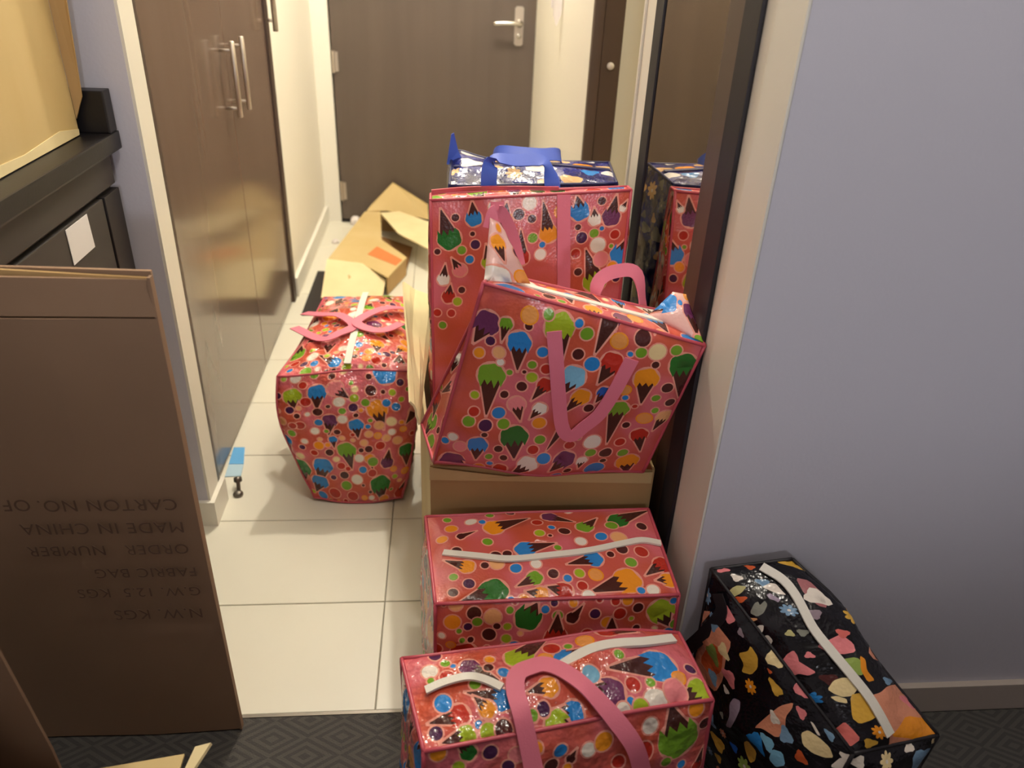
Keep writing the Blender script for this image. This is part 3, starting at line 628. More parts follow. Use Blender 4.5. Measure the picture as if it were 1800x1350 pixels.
  ('c','brown',0.2123,0.3325,0.2198,0.3456,0.0067),('c','red',0.4237,0.2611,0.4315,0.2902,0.0104),('d','white',0.3368,0.3543,0.0124),
  ('d','orange',0.4108,0.3702,0.0123),('d','green',0.3653,0.2908,0.0081),('d','plum',0.0947,0.3604,0.0106),('d','brown',0.1829,0.3303,0.0103),
  ('d','white',0.2387,0.3432,0.0105),('d','orange',0.2623,0.3492,0.0137),('d','blue',0.1964,0.3503,0.0103),('d','red',0.3271,0.3194,0.0137),
  ('d','orange',0.208,0.32,0.0061),('d','brown',0.4283,0.3397,0.0096),('d','orange',0.0199,0.3731,0.0116),('d','pink',0.1322,0.3526,0.0107),
  ('d','blue',0.3936,0.2757,0.0069),('d','plum',0.1203,0.3368,0.0089),('d','lime',0.0491,0.3465,0.0087),('d','orange',0.1626,0.3612,0.0072),
  ('d','red',0.2863,0.312,0.0095),
 ],
 ('lone', 'front'): [
  ('c','blue',0.0838,0.3249,0.0832,0.2827,0.019),('c','lime',0.0335,0.3179,0.0373,0.2848,0.0193),('c','pink',0.1193,0.3311,0.1468,0.306,0.0169),
  ('c','orange',0.2058,0.2788,0.2191,0.2243,0.0227),('c','purple',0.1059,0.2509,0.0992,0.2123,0.0161),('c','blue',0.1594,0.2372,0.1622,0.2031,0.0162),
  ('c','green',0.1329,0.1683,0.1398,0.1119,0.0216),('c','blue',0.0694,0.1245,0.0419,0.0595,0.0234),
  ('c','darkgreen',0.0089,0.116,-0.0111,0.0484,0.0257),('c','darkgreen',0.216,0.062,0.226,0,0.0284),('c','blue',0.1063,0.1991,0.106,0.1762,0.0091),
  ('c','orange',0.1871,0.142,0.1948,0.1101,0.0126),('d','white',0.1274,0.2984,0.0118),('d','plum',0.1556,0.2827,0.0096),
  ('d','brown',0.1606,0.2632,0.0053),('d','green',0.1815,0.2935,0.0089),('d','green',0.1329,0.2752,0.0077),('d','white',0.1317,0.2538,0.0104),
  ('d','blue',0.0831,0.2465,0.0084),('d','brown',0.1178,0.2192,0.0071),('d','white',0.0726,0.2237,0.0087),('d','peach',0.186,0.211,0.0085),
  ('d','brown',0.1851,0.1697,0.009),('d','brown',0.0933,0.1641,0.0088),('d','white',0.1611,0.1442,0.0114),('d','green',0.195,0.1323,0.0129),
  ('d','red',0.114,0.1218,0.0096),('d','brown',0.118,0.0926,0.0113),('d','white',0.1509,0.0792,0.0151),('d','blue',0.1687,0.1093,0.01),
  ('d','blue',0.0355,0.0157,0.0149),('d','red',0.1336,0.0238,0.0155),('d','red',0.0796,0.0311,0.0171),('d','orange',0.0738,0.1845,0.0103),
  ('d','white',0.0452,0.1965,0.007),('d','red',0.0453,0.2417,0.0097),('d','red',0.0297,0.2414,0.0082),('d','white',0.2386,0.2148,0.0088),
  ('d','red',0.2126,0.1777,0.011),('d','green',0.1193,0.0591,0.0144),('d','blue',0.2269,0.2942,0.0093),('d','brown',0.1935,0.3218,0.0117),
 ],
 ('lone', 'top'): [
  ('c','lime',-0.0178,0.4152,-0.0445,0.4924,0.0175),('c','green',0.2209,0.4301,0.2348,0.375,0.0207),('c','orange',0.1133,0.1737,0.0977,0.1493,0.0132),
  ('c','blue',0.1151,0.0216,0.0757,0.0498,0.014),('c','red',0.0709,0.3731,0.0306,0.5809,0.017),('c','orange',0.2115,0.1362,0.2387,0.1118,0.0128),
  ('c','purple',0.0713,0.1473,0.0551,0.1227,0.0116),('d','blue',0.1095,0.4045,0.0136),('d','lime',0.2762,0.3609,0.0124),
  ('d','blue',0.1632,0.0787,0.009),('d','white',0.0618,0.05,0.0127),('d','orange',0.1898,0.0516,0.0117),('d','orange',-0.0166,0.2413,0.011),
  ('d','red',0.0245,0.0432,0.009),('d','white',0.0359,0.3964,0.0145),('d','brown',0.2083,0.3418,0.0089),('d','brown',0.1184,0.2927,0.0098),
  ('d','green',0.0571,0.0052,0.0118),('d','plum',0.2292,0.049,0.0098),('d','white',0.2372,0.2043,0.0123),('d','brown',0.1574,0.0342,0.0067),
  ('d','red',0.2055,0.0206,0.0107),('d','white',0.18,0.3754,0.0159),('d','orangering',0.26,0.168,0.0106),('d','lime',0.0645,0.1842,0.0087),
  ('d','green',0.1921,-0.0015,0.0087),('d','brown',0.0401,0.1202,0.007),
 ],
 ('black', 'top'): [
  ('f','greyblue',0.054,0.2446,0.0126),('f','blue',-0.0021,0.0948,0.0129),('f','orange',0.0522,0.0239,0.012),('d','orangered',-0.017,0.1522,0.0039),
  ('d','peach',-0.0017,0.2423,0.0071),('d','paleyellow',0.0293,0.2052,0.0059),('d','grey',0.047,0.2026,0.0084),('d','white',0.0252,0.3208,0.0087),
  ('d','pink',0.0164,0.3412,0.0101),('d','yellow',0.0624,0.364,0.0112),('d','orangered',0.0649,0.3387,0.0081),('d','pink',0.0332,0.1637,0.0064),
  ('d','brown',0.0347,0.1192,0.0111),('d','mauve',0.084,0.2314,0.0115),('d','greyblue',0.059,0.3038,0.0104),('d','orangered',0.0061,0.2811,0.0082),
  ('d','grey',0.0664,0.2906,0.0084),('p','white',0.0521,0.2953,0.0682,0.3001,0.0748,0.297,0.0713,0.282,0.0711,0.2743,0.0621,0.278,0.0559,0.2888),
  ('p','paleyellow',-0.0051,0.2951,0.0061,0.3031,0.0158,0.3057,0.0268,0.3009,0.0123,0.2917,-0.0016,0.2882),
  ('p','lavender',0.0457,0.2795,0.0527,0.281,0.0545,0.272,0.0575,0.2676,0.0505,0.2628,0.0484,0.2677,0.0442,0.2716),
  ('p','grey',0.0049,0.2548,0.0184,0.2679,0.0249,0.2697,0.0231,0.263,0.0341,0.2692,0.0333,0.2621,0.0199,0.2496,0.0093,0.246),
  ('p','white',-0.0053,0.2251,0.0024,0.2297,0.0071,0.2276,0.0016,0.2181,-0.0049,0.2146),
  ('p','white',-0.0063,0.2068,0.0035,0.2103,0.0042,0.1998,-0.0013,0.1924,-0.007,0.1851,-0.006,0.1964),
  ('p','pink',-0.005,0.1574,0.0068,0.1703,0.0179,0.175,0.0176,0.1652,0.0132,0.1535,0.0043,0.1435,-0.008,0.1266,-0.01,0.1366),
  ('p','pink',0.0139,0.1581,0.0188,0.147,0.0245,0.135,0.0132,0.1322,0.0057,0.1381,-0.0006,0.1359),
  ('p','cream',0.0248,0.1043,0.0388,0.1152,0.0522,0.1172,0.0614,0.1139,0.0626,0.0981,0.0479,0.0885,0.0351,0.0895,0.0285,0.0956),
  ('p','yellow',0.047,0.0871,0.0627,0.0872,0.0683,0.0708,0.0663,0.0512,0.0528,0.0462,0.0346,0.0439,0.0298,0.054),
  ('p','cream',0.0199,0.0914,0.0283,0.091,0.0373,0.0844,0.0344,0.0774,0.0236,0.0828),
  ('p','limegreen',-0.0109,0.0694,-0.0023,0.0698,-0.0004,0.0537,-0.004,0.0424,-0.0132,0.0404,-0.011,0.0537),
  ('p','coral',-0.0002,0.0399,0.0141,0.0484,0.0176,0.037,0.0198,0.0201,0.0023,0.0121,-0.0057,0.0201),
  ('p','salmon',0.0795,0.0781,0.0974,0.0799,0.1193,0.088,0.1572,0.0897,0.1572,0.05,0.1572,-0.004,0.1572,-0.0225,0.0913,-0.0167,0.0684,-0.0268,0.0527,-0.0205,0.0697,0.0115,0.0798,0.0457),
  ('p','orange',0.1201,0.0388,0.1572,0.0273,0.1572,-0.004,0.1572,-0.0203,0.1057,0.0045,0.0738,0.0136,0.0959,0.0245),
  ('p','salmon',0.0974,0.3563,0.1572,0.3563,0.1572,0.3563,0.1572,0.3563,0.1572,0.3563,0.1166,0.3563,0.0919,0.3563,0.0853,0.3563),
  ('p','mauvepink',0.1134,0.301,0.1286,0.293,0.1248,0.2656,0.1121,0.2411,0.1016,0.2463,0.0998,0.2692),
  ('p','pink',0.0541,0.1761,0.0751,0.182,0.0981,0.1883,0.1057,0.1712,0.0988,0.1575,0.0789,0.157,0.0608,0.165),
  ('p','limegreen',0.072,0.1469,0.0942,0.1469,0.0987,0.1303,0.0817,0.1168,0.073,0.1309),
  ('p','orange',0.1016,0.1476,0.1069,0.1406,0.0973,0.1241,0.1018,0.1077,0.0872,0.1065,0.088,0.1254),
 ],
 ('black', 'left'): [
  ('f','greyblue',0.0038,0.3059,0.0136),('f','orange',0.1431,0.2716,0.0121),('d','white',0.1014,0.2156,0.008),('d','white',-0.0262,0.2529,0.0077),
  ('d','orangered',0.1614,0.3251,0.0045),('d','pink',0.2317,0.3215,0.0095),('d','blue',0.1913,0.204,0.0196),('d','skyblue',0.2076,0.225,0.0149),
  ('d','navyblue',0.1486,0.1317,0.0099),('d','mauve',0.0937,0.3283,0.0069),('d','white',-0.0501,0.2629,0.0077),('d','grey',0.1072,0.165,0.0059),
  ('d','orangered',0.2618,0.2575,0.011),('d','white',0.3215,0.3581,0.009),
  ('p','white',-0.034,0.2939,-0.0222,0.3253,-0.013,0.3382,-0.0055,0.3308,-0.0069,0.3157,-0.0219,0.2991),
  ('p','white',-0.0718,0.1829,-0.0406,0.2481,-0.0125,0.2679,-0.0061,0.2643,-0.0384,0.2144),
  ('p','pink',0.0393,0.3261,0.0499,0.3334,0.0635,0.3339,0.0763,0.3336,0.0673,0.3184,0.0524,0.3194),
  ('p','salmon',-0.1075,0.1054,-0.0753,0.1757,-0.0149,0.251,0.0227,0.2921,0.0002,0.2427,-0.0356,0.1508),
  ('p','salmon',-0.0026,0.1572,0.0192,0.2238,0.0459,0.2902,0.0658,0.2919,0.083,0.2927,0.0834,0.2529,0.0868,0.2263,0.0772,0.1879,0.0509,0.1784),
  ('p','orangered',0.024,0.1953,0.0486,0.2592,0.0757,0.2703,0.0807,0.2348,0.0607,0.2011),
  ('p','yellow',0.1052,0.2989,0.1181,0.3165,0.1184,0.3271,0.1349,0.3244,0.141,0.31,0.1358,0.2913,0.1197,0.2786,0.1194,0.293),
  ('p','lavender',0.1187,0.2035,0.1221,0.2196,0.135,0.2287,0.14,0.2164,0.1396,0.1995,0.1355,0.1712,0.1247,0.1623,0.1252,0.1863),
  ('p','salmon',0.1789,0.2246,0.1888,0.2597,0.1998,0.2952,0.2132,0.3175,0.2158,0.3092,0.2136,0.2908,0.2208,0.2716,0.217,0.2499,0.1904,0.237),
  ('p','yellow',0.1661,0.1652,0.1738,0.1816,0.1938,0.1805,0.1949,0.1592,0.1874,0.1422,0.1736,0.1498),
  ('p','skyblue',0.22,0.2237,0.2349,0.2345,0.2454,0.2173,0.2355,0.2039,0.2232,0.2057),
  ('p','cream',0.2475,0.294,0.2534,0.308,0.2704,0.3165,0.2879,0.3196,0.2985,0.3107,0.2893,0.2977,0.2737,0.2869,0.2574,0.2842),
  ('p','white',0.3038,0.2935,0.31,0.3252,0.33,0.3468,0.3299,0.3295,0.3179,0.3039),
  ('p','white',0.2488,0.3239,0.2542,0.3271,0.2707,0.323,0.2659,0.3185),
 ],
}
PATHS = {
 'tilted_strap': [('front', 0.333, 0.887), ('front', 0.391, 0.713), ('front', 0.437, 0.571), ('front', 0.504, 0.376), ('front', 0.56, 0.316), ('front', 0.603, 0.384), ('front', 0.65, 0.48), ('front', 0.674, 0.625), ('front', 0.688, 0.76), ('front', 0.697, 0.841)],
 'upright_band': [('front', 0.66, 0.998), ('front', 0.669, 0.925), ('front', 0.679, 0.85), ('front', 0.689, 0.776)],
 'zipped_zip': [('top', 0.055, 0.505), ('top', 0.201, 0.419), ('top', 0.327, 0.359), ('top', 0.493, 0.377), ('top', 0.666, 0.43), ('top', 0.83, 0.52), ('top', 0.918, 0.563), ('top', 0.998, 0.546)],
 'handled_zip': [('top', 0.049, 0.54), ('top', 0.114, 0.569), ('top', 0.19, 0.563), ('top', 0.24, 0.497), ('top', 0.292, 0.38)],
 'handled_zip2': [('top', 0.512, 0.517), ('top', 0.596, 0.621), ('top', 0.668, 0.673), ('top', 0.744, 0.689), ('top', 0.83, 0.709), ('top', 0.956, 0.823)],
 'handled_strap': [('front', 0.357, 0.866), ('top', 0.328, 0.052), ('top', 0.328, 0.303), ('top', 0.352, 0.452), ('top', 0.4, 0.507), ('top', 0.454, 0.513)],
 'handled_strap2': [('top', 0.512, 0.385), ('top', 0.573, 0.146), ('front', 0.687, 0.932), ('front', 0.739, 0.763)],
 'lone_zip': [('top', 0.53, 0.804), ('top', 0.512, 0.6), ('top', 0.508, 0.349), ('top', 0.494, 0.13), ('top', 0.487, 0.007)],
 'lone_strap': [('top', -0.092, 0.701), ('top', 0.153, 0.548), ('top', 0.332, 0.483), ('top', 0.485, 0.338), ('top', 0.381, 0.266), ('top', 0.234, 0.228), ('top', -0.109, 0.509)],
 'lone_strap2': [('top', 0.989, 0.698), ('top', 0.803, 0.596), ('top', 0.647, 0.5), ('top', 0.51, 0.361), ('top', 0.648, 0.282), ('top', 0.775, 0.3), ('top', 0.905, 0.42)],
 'black_zip': [('top', 0.598, 1.074), ('top', 0.535, 0.97), ('top', 0.584, 0.875), ('top', 0.531, 0.766), ('top', 0.419, 0.6), ('top', 0.419, 0.466), ('top', 0.44, 0.354), ('top', 0.46, 0.239), ('top', 0.45, 0.138), ('top', 0.441, 0.047)],
 'black_strap': [('left', -0.106, 0.424), ('left', 0.07, 0.71), ('left', 0.15, 0.907), ('left', 0.092, 0.958)],
}

def motif_polys(m):
    """-> list of (colour, polygon) in panel metres, lowest layer first"""
    k, col = m[0], m[1]
    out = []
    if k == 'd':
        x, y, r = m[2:5]
        n = 16 if r > .008 else 10
        ring = 'outline' if col != 'orangering' else 'orange'
        out.append((ring, [(x+(r+.0026)*math.cos(2*math.pi*i/n), y+(r+.0026)*math.sin(2*math.pi*i/n)) for i in range(n)]))
        out.append((col, [(x+r*math.cos(2*math.pi*i/n), y+r*math.sin(2*math.pi*i/n)) for i in range(n)]))
    elif k == 'b':                                              # plain blob
        x, y, r = m[2:5]; rr = random.Random(int(x*1e4)+int(y*1e5))
        ph = rr.random()*6; e = .6+.4*rr.random(); n = 14
        out.append((col, [(x+r*(1+.25*math.sin(3*q+ph))*math.cos(q), y+r*e*(1+.25*math.sin(3*q+ph))*math.sin(q)) for q in [2*math.pi*i/n for i in range(n)]]))
    elif k == 'f':                                              # eight-petal flower
        x, y, r = m[2:5]; n = 48
        out.append((col, [(x+r*(.62+.38*abs(math.cos(4*q)))*math.cos(q), y+r*(.62+.38*abs(math.cos(4*q)))*math.sin(q)) for q in [2*math.pi*i/n for i in range(n)]]))
        out.append(('white', [(x+r*.2*math.cos(2*math.pi*i/8), y+r*.2*math.sin(2*math.pi*i/8)) for i in range(8)]))
    elif k == 'c':
        x, y, ax, ay, r = m[2:7]
        L = math.hypot(ax-x, ay-y)
        ux, uy = (ax-x)/(L or 1), (ay-y)/(L or 1)
        rr = random.Random(int(x*1e4)*7+int(y*1e5))
        def T(p, q): return (x+ux*p-uy*q, y+uy*p+ux*q)
        L = max(L, r*1.2)
        scoop = []
        for i in range(17):                                    # dome on the far side of the cone
            a = math.radians(78)+math.radians(204)*i/16
            s = 1+.07*math.sin(a*5+rr.random()*.4)
            scoop.append(T(r*s*math.cos(a)*.95, r*s*math.sin(a)))
        drips = []
        for i, q in enumerate((-.92, -.68, -.45, -.2, .05, .3, .55, .78, .95)):
            drips.append(T(r*((.78+.25*rr.random()) if i % 2 else (.30+.18*rr.random())), r*q))
        cone = [T(r*.2, -r*.80), T(L, -r*.05), T(L, r*.05), T(r*.2, r*.80)]
        o = .003
        big = [T(r*.2, -r*.80-o), T(L+o*2.0, -r*.05-o*.5), T(L+o*2.0, r*.05+o*.5), T(r*.2, r*.80+o)]
        dome = [(x+(px-x)*(1+o/r), y+(py-y)*(1+o/r)) for px, py in [T(r*1.0*math.cos(2*math.pi*i/18), r*1.0*math.sin(2*math.pi*i/18)) for i in range(18)]]
        out += [('outline', big), ('outline', dome), ('cone', cone), (col, scoop+drips)]
    elif k == 'p':
        p = list(zip(m[2::2], m[3::2]))
        gx, gy = sum(a for a, b in p)/len(p), sum(b for a, b in p)/len(p)
        p = [(gx+(a-gx)*1.1, gy+(b-gy)*1.1) for a, b in p]
        # soften the outline
        q = []
        for i in range(len(p)):
            a, b = p[i], p[(i+1) % len(p)]
            q += [(a[0]*.84+b[0]*.16, a[1]*.84+b[1]*.16), (a[0]*.16+b[0]*.84, a[1]*.16+b[1]*.84)]
        out.append((col, q))
    return out
def clip(poly, W, H):
    for ax, lim, sgn in ((0, 0, 1), (0, W, -1), (1, 0, 1), (1, H, -1)):
        res = []
        for i in range(len(poly)):
            a, b = poly[i-1], poly[i]
            ia, ib = (a[ax]-lim)*sgn >= 0, (b[ax]-lim)*sgn >= 0
            if ia != ib:
                t = (lim-a[ax])/(b[ax]-a[ax])
                res.append((a[0]+(b[0]-a[0])*t, a[1]+(b[1]-a[1])*t))
            if ib: res.append(b)
        poly = res
        if len(poly) < 3: return []
    out = []
    for p in poly:
        if not out or math.hypot(p[0]-out[-1][0], p[1]-out[-1][1]) > 1e-4: out.append(p)
    if len(out) > 2 and math.hypot(out[0][0]-out[-1][0], out[0][1]-out[-1][1]) < 1e-4: out.pop()
    return out if len(out) > 2 else []
def random_motifs(style, W, H, seed, keep=()):
    rr = random.Random(seed); out = []; used = [(m[2], m[3], m[-1] if m[0] != 'p' else .02) for m in keep]
    def free(x, y, r):
        return all(math.hypot(x-a, y-b) > r+c for a, b, c in used)
    if style == 'sweet':
        for _ in range(int(W*H*2600)):
            x, y, r = rr.random()*W, rr.random()*H, .014+.012*rr.random()
            if free(x, y, r*1.35):
                a = rr.choice((-1.57, -1.57, -2.2, -.9, 1.4))+.2*rr.random()
                L = r*2.3
                used.append((x+math.cos(a)*L*.25, y+math.sin(a)*L*.25, r*1.35)); used.append((x+math.cos(a)*L*.7, y+math.sin(a)*L*.7, r*.5))
                out.append(('c', rr.choice(['blue', 'green', 'darkgreen', 'orange', 'lime', 'purple', 'red', 'white', 'pink', 'blue']), x, y, x+math.cos(a)*L, y+math.sin(a)*L, r))
        for _ in range(int(W*H*9000)):
            x, y, r = rr.random()*W, rr.random()*H, .004+.008*rr.random()
            if free(x, y, r+.002):
                used.append((x, y, r+.002)); out.append(('d', rr.choice(['brown', 'brown', 'plum', 'green', 'white', 'blue', 'orange', 'orangering', 'red', 'peach', 'cream', 'lime']), x, y, r))
    else:
        cols = ['offwhite', 'offwhite', 'tan', 'offwhite', 'tan', 'orange', 'blue', 'offwhite'] if style == 'navy' else ['white', 'pink', 'yellow', 'greyblue', 'salmon', 'cream', 'limegreen', 'coral']
        if style == 'grey': cols = ['grey', 'dimgrey', 'dimgrey', 'tan']
        for _ in range(int(W*H*3500)):
            x, y, r = rr.random()*W, rr.random()*H, (.016+.022*rr.random()) if style == 'navy' else (.009+.016*rr.random())
            if free(x, y, r*1.1):
                used.append((x, y, r*1.1)); out.append(('b' if rr.random() < .75 else 'f', rr.choice(cols), x, y, r))
    return out
def panel(bag, face, motifs, seed, wr=.004, grid=22):
    """triangulated printed panel -> verts, tris, colours"""
    W, H = size(bag, face)
    pts, polys, cols = [], [], []
    for mo in motifs:
        for col, pl in motif_polys(mo):
            if sum(pl[i-1][0]*pl[i][1]-pl[i][0]*pl[i-1][1] for i in range(len(pl))) < 0: pl = pl[::-1]
            pl = clip(pl, W, H)
            if pl:
                i0 = len(pts); pts += [Vector(p) for p in pl]; polys.append(list(range(i0, i0+len(pl)))); cols.append(col)
    nx, ny = max(3, int(grid*W/max(W, H))), max(3, int(grid*H/max(W, H)))
    for j in range(ny+1):
        for i in range(nx+1):
            pts.append(Vector((W*i/nx, H*j/ny)))
    v, e, f, ov, oe, of = delaunay_2d_cdt(pts, [], polys, 0, 1e-6)
    nrm = Vector(normal(bag, face)); V = []
    for p in v:
        u_, v_ = min(1, max(0, p.x/W)), min(1, max(0, p.y/H))
        q = Vector(surf(bag, face, u_, v_)); fade = min(1.0, prof(u_, v_)*2.5)
        s = Vector((seed*3.1, seed*1.7, 0))
        d = noise.noise(q*9+s)*wr*1.6+noise.noise(q*26+s)*wr*.55
        ridge = (1-abs(noise.noise(q*6.5+s*2)))**6*wr*1.2
        V.append(q+nrm*(d+ridge)*fade)
    C = []
    for o in of:
        C.append((*INK[cols[max(o)]], 1.0) if len(o) else (0, 0, 0, 0))
    return V, f, C
def face_point(bag, face, u, v, lift):
    uu, vv = min(1, max(0, u)), min(1, max(0, v))
    p = Vector(surf(bag, face, uu, vv, lift))
    if uu != u: p += (Vector(surf(bag, face, 1, vv))-Vector(surf(bag, face, 0, vv)))*(u-uu)
    if vv != v: p += (Vector(surf(bag, face, uu, 1))-Vector(surf(bag, face, uu, 0)))*(v-vv)
    return p
def band(name, bag, path, width, thick, mat, parent, lift=.006, across=None, n=6):
    P = [face_point(bag, f, u, v, lift) for f, u, v in path]
    A = []
    for i, (f, u, v) in enumerate(path):
        t = (P[min(i+1, len(P)-1)]-P[max(i-1, 0)]).normalized()
        a = t.cross(Vector(normal(bag, f))).normalized() if across is None else Vector(across)
        if A and a.dot(A[-1]) < 0 and across is None and (a+A[-1]).length < .5: a = -a
        A.append(a)
    return ribbon(name, P, A, width, thick, mat, parent, n)
def make_bag(key, name, label, style, mat, pipe, seed, styles={}, group=None, wr=.004, pipe_r=.0034, grid=22):
    bag = BAGS[key]
    c = [Vector(p) for p in bag['c']]
    root = empty(name, (sum(p.x for p in c[:4])/4, sum(p.y for p in c[:4])/4, min(p.z for p in c)))
    tag(root, label, 'bag', group or ('pink ice cream print bags' if style == 'sweet' else None))
    verts, tris, cols = [], [], []
    for i, face in enumerate(FACES):
        W, H = size(bag, face)
        mo = list(MOTIFS.get((key, face), []))
        if style == 'animal':
            mo = [('b',)+tuple(m[1:]) if m[0] == 'd' else m for m in mo]
        if face != 'bottom':
            if not mo or style == 'animal' or (key, face) in (('lone', 'top'), ('lone', 'front'), ('zipped', 'front')):
                mo = mo+random_motifs(styles.get(face, style), W, H, seed*10+i, mo)
        V, F, C = panel(bag, face, mo, seed+i*.37, wr, grid)
        b0 = len(verts); verts += V; tris += [tuple(k+b0 for k in f) for f in F]; cols += C
    me = bpy.data.meshes.new('body'); me.from_pydata(verts, [], tris)
    at = me.color_attributes.new('print', 'FLOAT_COLOR', 'CORNER')
    buf = []
    for f, cc in zip(tris, cols):
        buf += list(cc)*len(f)
    at.data.foreach_set('color', buf)
    me.materials.append(mat); me.polygons.foreach_set('use_smooth', [True]*len(me.polygons)); me.update()
    link('body', me, root)
    # piping along the twelve seams
    bm = bmesh.new()
    for a, b in ((0, 1), (1, 2), (2, 3), (3, 0), (4, 5), (5, 6), (6, 7), (7, 4), (0, 4), (1, 5), (2, 6), (3, 7)):
        add_tube(bm, [bumped(bag, c[a].lerp(c[b], k/14)) for k in range(15)], pipe_r, 7)
    from_bm('piping', bm, pipe, root, smooth=True)
    return root, bag
SG = None
# 1 lone bag on the tiles
rt_, bg = make_bag('lone', 'shopping_bag', 'plump pink ice cream print bag standing alone on the white tiles, straps crossed on top', 'sweet', M['sweet_print_crinkled'], M['piping_red'], 1, wr=.006)
band('zipper', bg, [('top', .50, .96), ('top', .51, .69), ('top', .507, .42), ('top', .496, .16), ('top', .489, .01)], .018, .003, M['zip_white'], rt_, .011)
band('strap', bg, PATHS['lone_strap'], .028, .0022, M['strap_pink'], rt_, .017)
band('strap', bg, PATHS['lone_strap2'], .028, .0022, M['strap_pink'], rt_, .021)
# 2 tilted bag on the carton
rt_, bg = make_bag('tilted', 'shopping_bag', 'tilted pink ice cream print bag resting on the brown carton, zip side up', 'sweet', M['sweet_print'], M['piping_red'], 2, wr=.0035)
band('strap', bg, PATHS['tilted_strap'], .025, .0022, M['strap_pink'], rt_, .006)
def printed_sheet(name, quad_, seed, parent, bulge=.006):
    b = dict(c=[quad_[0], quad_[1], quad_[0], quad_[0], quad_[3], quad_[2], quad_[0], quad_[0]], bulge=dict(front=bulge), bumps=[])
    W, H = size(b, 'front')
    V, F, C = panel(b, 'front', random_motifs('sweet', W, H, seed), seed, .004, 12)
    me = bpy.data.meshes.new(name); me.from_pydata(V, [], F)
    at = me.color_attributes.new('print', 'FLOAT_COLOR', 'CORNER')
    buf = []
    for f, cc in zip(F, C): buf += list(cc if cc[3] else (*lin((242, 205, 196)), .75))*len(f)  # pale ground paints the glossy highlight of the ears into their colour
    at.data.foreach_set('color', buf); me.materials.append(M['sweet_print'])
    me.polygons.foreach_set('use_smooth', [True]*len(me.polygons)); me.update()
    o = link(name, me, parent); md = o.modifiers.new('thickness', 'SOLIDIFY'); md.thickness = .002
    return o
printed_sheet('corner_ear', [(.062, 1.165, .884), (.140, 1.195, .866), (.090, 1.226, .958), (.072, 1.222, .968)], 71, rt_)
printed_sheet('corner_ear', [(.345, 1.205, .802), (.434, 1.152, .780), (.414, 1.222, .838), (.392, 1.228, .840)], 72, rt_)
ribbon('strap', [(.070, 1.222, .95), (.078, 1.228, .975), (.092, 1.232, .972), (.112, 1.238, .93), (.125, 1.24, .88)], [(1, .2, 0)]*5, .02, .0022, M['strap_pink'], rt_)
ribbon('strap', [(.262, 1.245, .80), (.268, 1.265, .842), (.300, 1.275, .858), (.338, 1.275, .852), (.352, 1.25, .79)], [(0, .6, 1)]*5, .024, .0022, M['strap_pink'], rt_)
band('zipper', bg, [('top', 0.02, .55), ('top', .3, .5), ('top', .6, .5), ('top', .98, .5)], .014, .003, M['zip_white'], rt_, .003)
# 3 upright bag in the carton
rt_, bg = make_bag('upright', 'shopping_bag', 'upright pink bag with upside down ice cream cones, behind the tilted bag', 'sweet', M['sweet_print'], M['piping_red'], 3, wr=.003)
band('strap', bg, PATHS['upright_band']+[('front', .69, .66)], .028, .0022, M['strap_pink'], rt_, .005)
band('strap', bg, [('front', .33, .99), ('front', .33, .9), ('front', .33, .8), ('front', .33, .66)], .028, .0022, M['strap_pink'], rt_, .005)
ribbon('top_fold', [(-.028, 1.632, .886), (.05, 1.64, .892), (.14, 1.637, .896), (.24, 1.633, .898)], [(0, 0, 1)]*4, .016, .005, M['piping_red'], rt_)
# 4 navy bag behind
rt_, bg = make_bag('navy', 'shopping_bag', 'shiny navy blue bag with white and tan print, behind the upright pink bag', 'navy', M['navy_print'], M['piping_navy'], 4, styles={'right': 'grey', 'left': 'grey', 'back': 'grey'}, wr=.007)
ribbon('strap', [(.093, 1.650, .87), (.093, 1.655, .925), (.104, 1.675, .950), (.150, 1.685, .946), (.198, 1.685, .948), (.220, 1.675, .938), (.228, 1.652, .905), (.228, 1.648, .87)], [(1, .1, .1), (1, .1, .1), (.3, 1, .3), (0, 1, .6), (0, 1, .6), (.3, 1, .2), (1, .1, .1), (1, .1, .1)], .034, .0025, M['strap_blue'], rt_)
ribbon('strap', [(.11, 1.835, .905), (.12, 1.80, .935), (.17, 1.77, .942), (.22, 1.77, .94), (.26, 1.80, .932), (.27, 1.84, .905)], [(0, .8, .5)]*6, .034, .0025, M['strap_blue'], rt_)
slab('corner_peak', [(.004, 1.80, .905), (.045, 1.80, .905), (.030, 1.805, .935), (.020, 1.80, .975), (.014, 1.80, .972)], .004, M['strap_blue'], rt_)
band('zipper', bg, [('top', .02, .55), ('top', .3, .5), ('top', .6, .55), ('top', .98, .5)], .014, .003, M['piping_navy'], rt_, .004)
# 5 zipped bag in front of the carton
rt_, bg = make_bag('zipped', 'shopping_bag', 'pink ice cream print bag with straight white zip, standing between carton and strapped bag', 'sweet', M['sweet_print'], M['piping_red'], 5, wr=.004)
band('zipper', bg, PATHS['zipped_zip'], .014, .004, M['zip_white'], rt_, .004)
band('strap', bg, [('front', .36, .42), ('front', .36, .5), ('front', .36, .60), ('front', .365, .70)], .028, .0022, M['strap_pink'], rt_, .005)
# 6 strapped bag in the foreground
rt_, bg = make_bag('handled', 'shopping_bag', 'foremost pink ice cream print bag with pink straps looped over its open white zip', 'sweet', M['sweet_print_crinkled'], M['piping_red'], 6, wr=.0055)
band('zipper', bg, PATHS['handled_zip'], .013, .004, M['zip_white'], rt_, .005)
band('zipper', bg, PATHS['handled_zip2'], .016, .005, M['zip_white'], rt_, .006)
band('strap', bg, PATHS['handled_strap']+PATHS['handled_strap2'], .027, .0024, M['strap_pink'], rt_, .015, n=8)
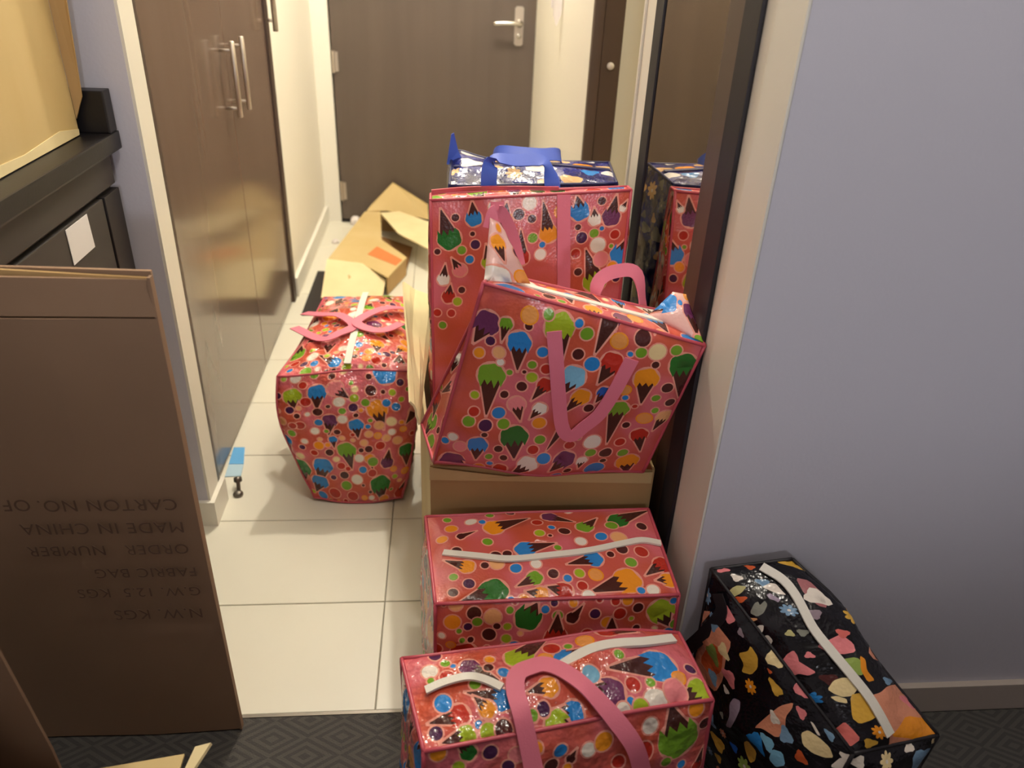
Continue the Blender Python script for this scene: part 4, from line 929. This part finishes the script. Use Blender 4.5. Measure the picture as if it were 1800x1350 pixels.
# 7 black animal bag by the wall
rt_, bg = make_bag('black', 'shopping_bag', 'shiny black bag with animal and flower print leaning against the lavender wall', 'animal', M['animal_print'], M['strap_black'], 7, wr=.006)
band('zipper', bg, PATHS['black_zip'][1:], .016, .003, M['zip_white'], rt_, .005)
band('strap', bg, PATHS['black_strap'], .024, .0024, M['strap_black'], rt_, .006)

# ============================ small things ============================
fm = tag(box('dark_strip', (-.578, 2.93, 0), (-.30, 3.40, .006), M['black_rubber']), 'thin black strip on the tiles under the flattened carton', 'mat')  # thin black sheet lying flat on the tiles
pn = empty('paper_packet', (-.61, 1.92, 0))
tag(pn, 'small blue and white paper packet on the tiles at the wardrobe foot', 'packet')
slab('blue_cover', [(-.625, 1.905, .003), (-.583, 1.905, .003), (-.598, 1.99, .003), (-.630, 1.99, .003)], .0025, M['blue_paper'], pn)
slab('white_slip', [(-.622, 1.845, .0025), (-.578, 1.848, .0025), (-.583, 1.904, .0025), (-.625, 1.904, .0025)], .002, material('pale_slip', (176, 206, 222), .6), pn)
ds = empty('metal_catch', (-.568, 1.775, 0))
tag(ds, 'small grey metal floor catch on the tiles beside the wall corner', 'door catch')
lathe('foot', (-.566, 1.762, 0), (0, 0, 1), [(.013, 0), (.014, .005), (.010, .011), (.003, .013)], M['grey_metal'], ds)
lathe('pin', (-.566, 1.772, .010), (-.2, .8, .5), [(.005, 0), (.005, .022), (.011, .026), (.011, .036), (.003, .039)], M['grey_metal'], ds)
lathe('door_stopper', (-.473, 4.085, 0), (0, 0, 1), [(.026, 0), (.028, .008), (.026, .03), (.016, .042), (.002, .046)], M['white_plastic'])
tag(bpy.data.objects['door_stopper'], 'round white door stopper on the floor before the entry door', 'door stopper')
lathe('stopper_reflection', (-.545, 3.79, 0), (0, 0, 1), [(.018, 0), (.018, .010), (.012, .018), (.002, .020)], M['white_plastic'])  # added stud in place of the faint reflection of the door stopper
tag(bpy.data.objects['stopper_reflection'], 'low pale stud standing for the door stopper reflection beside the collapsed carton', 'door stopper')
hg = empty('hanging_tag', (.437, 3.2, 1.15))
tag(hg, 'white cardboard tags hanging on the hall wall beside the entry door', 'tag')
slab('card', [(.402, 3.20, 1.115), (.416, 3.20, 1.075), (.434, 3.20, 1.12), (.434, 3.21, 1.255), (.402, 3.21, 1.255)], .002, M['white_plastic'], hg)
slab('card', [(.394, 3.214, 1.14), (.418, 3.214, 1.12), (.425, 3.222, 1.255), (.394, 3.222, 1.255)], .002, M['white_plastic'], hg)
tube('hook', [(.440, 3.2, 1.262), (.428, 3.2, 1.262), (.424, 3.2, 1.27)], .003, M['satin_metal'], hg, 8)
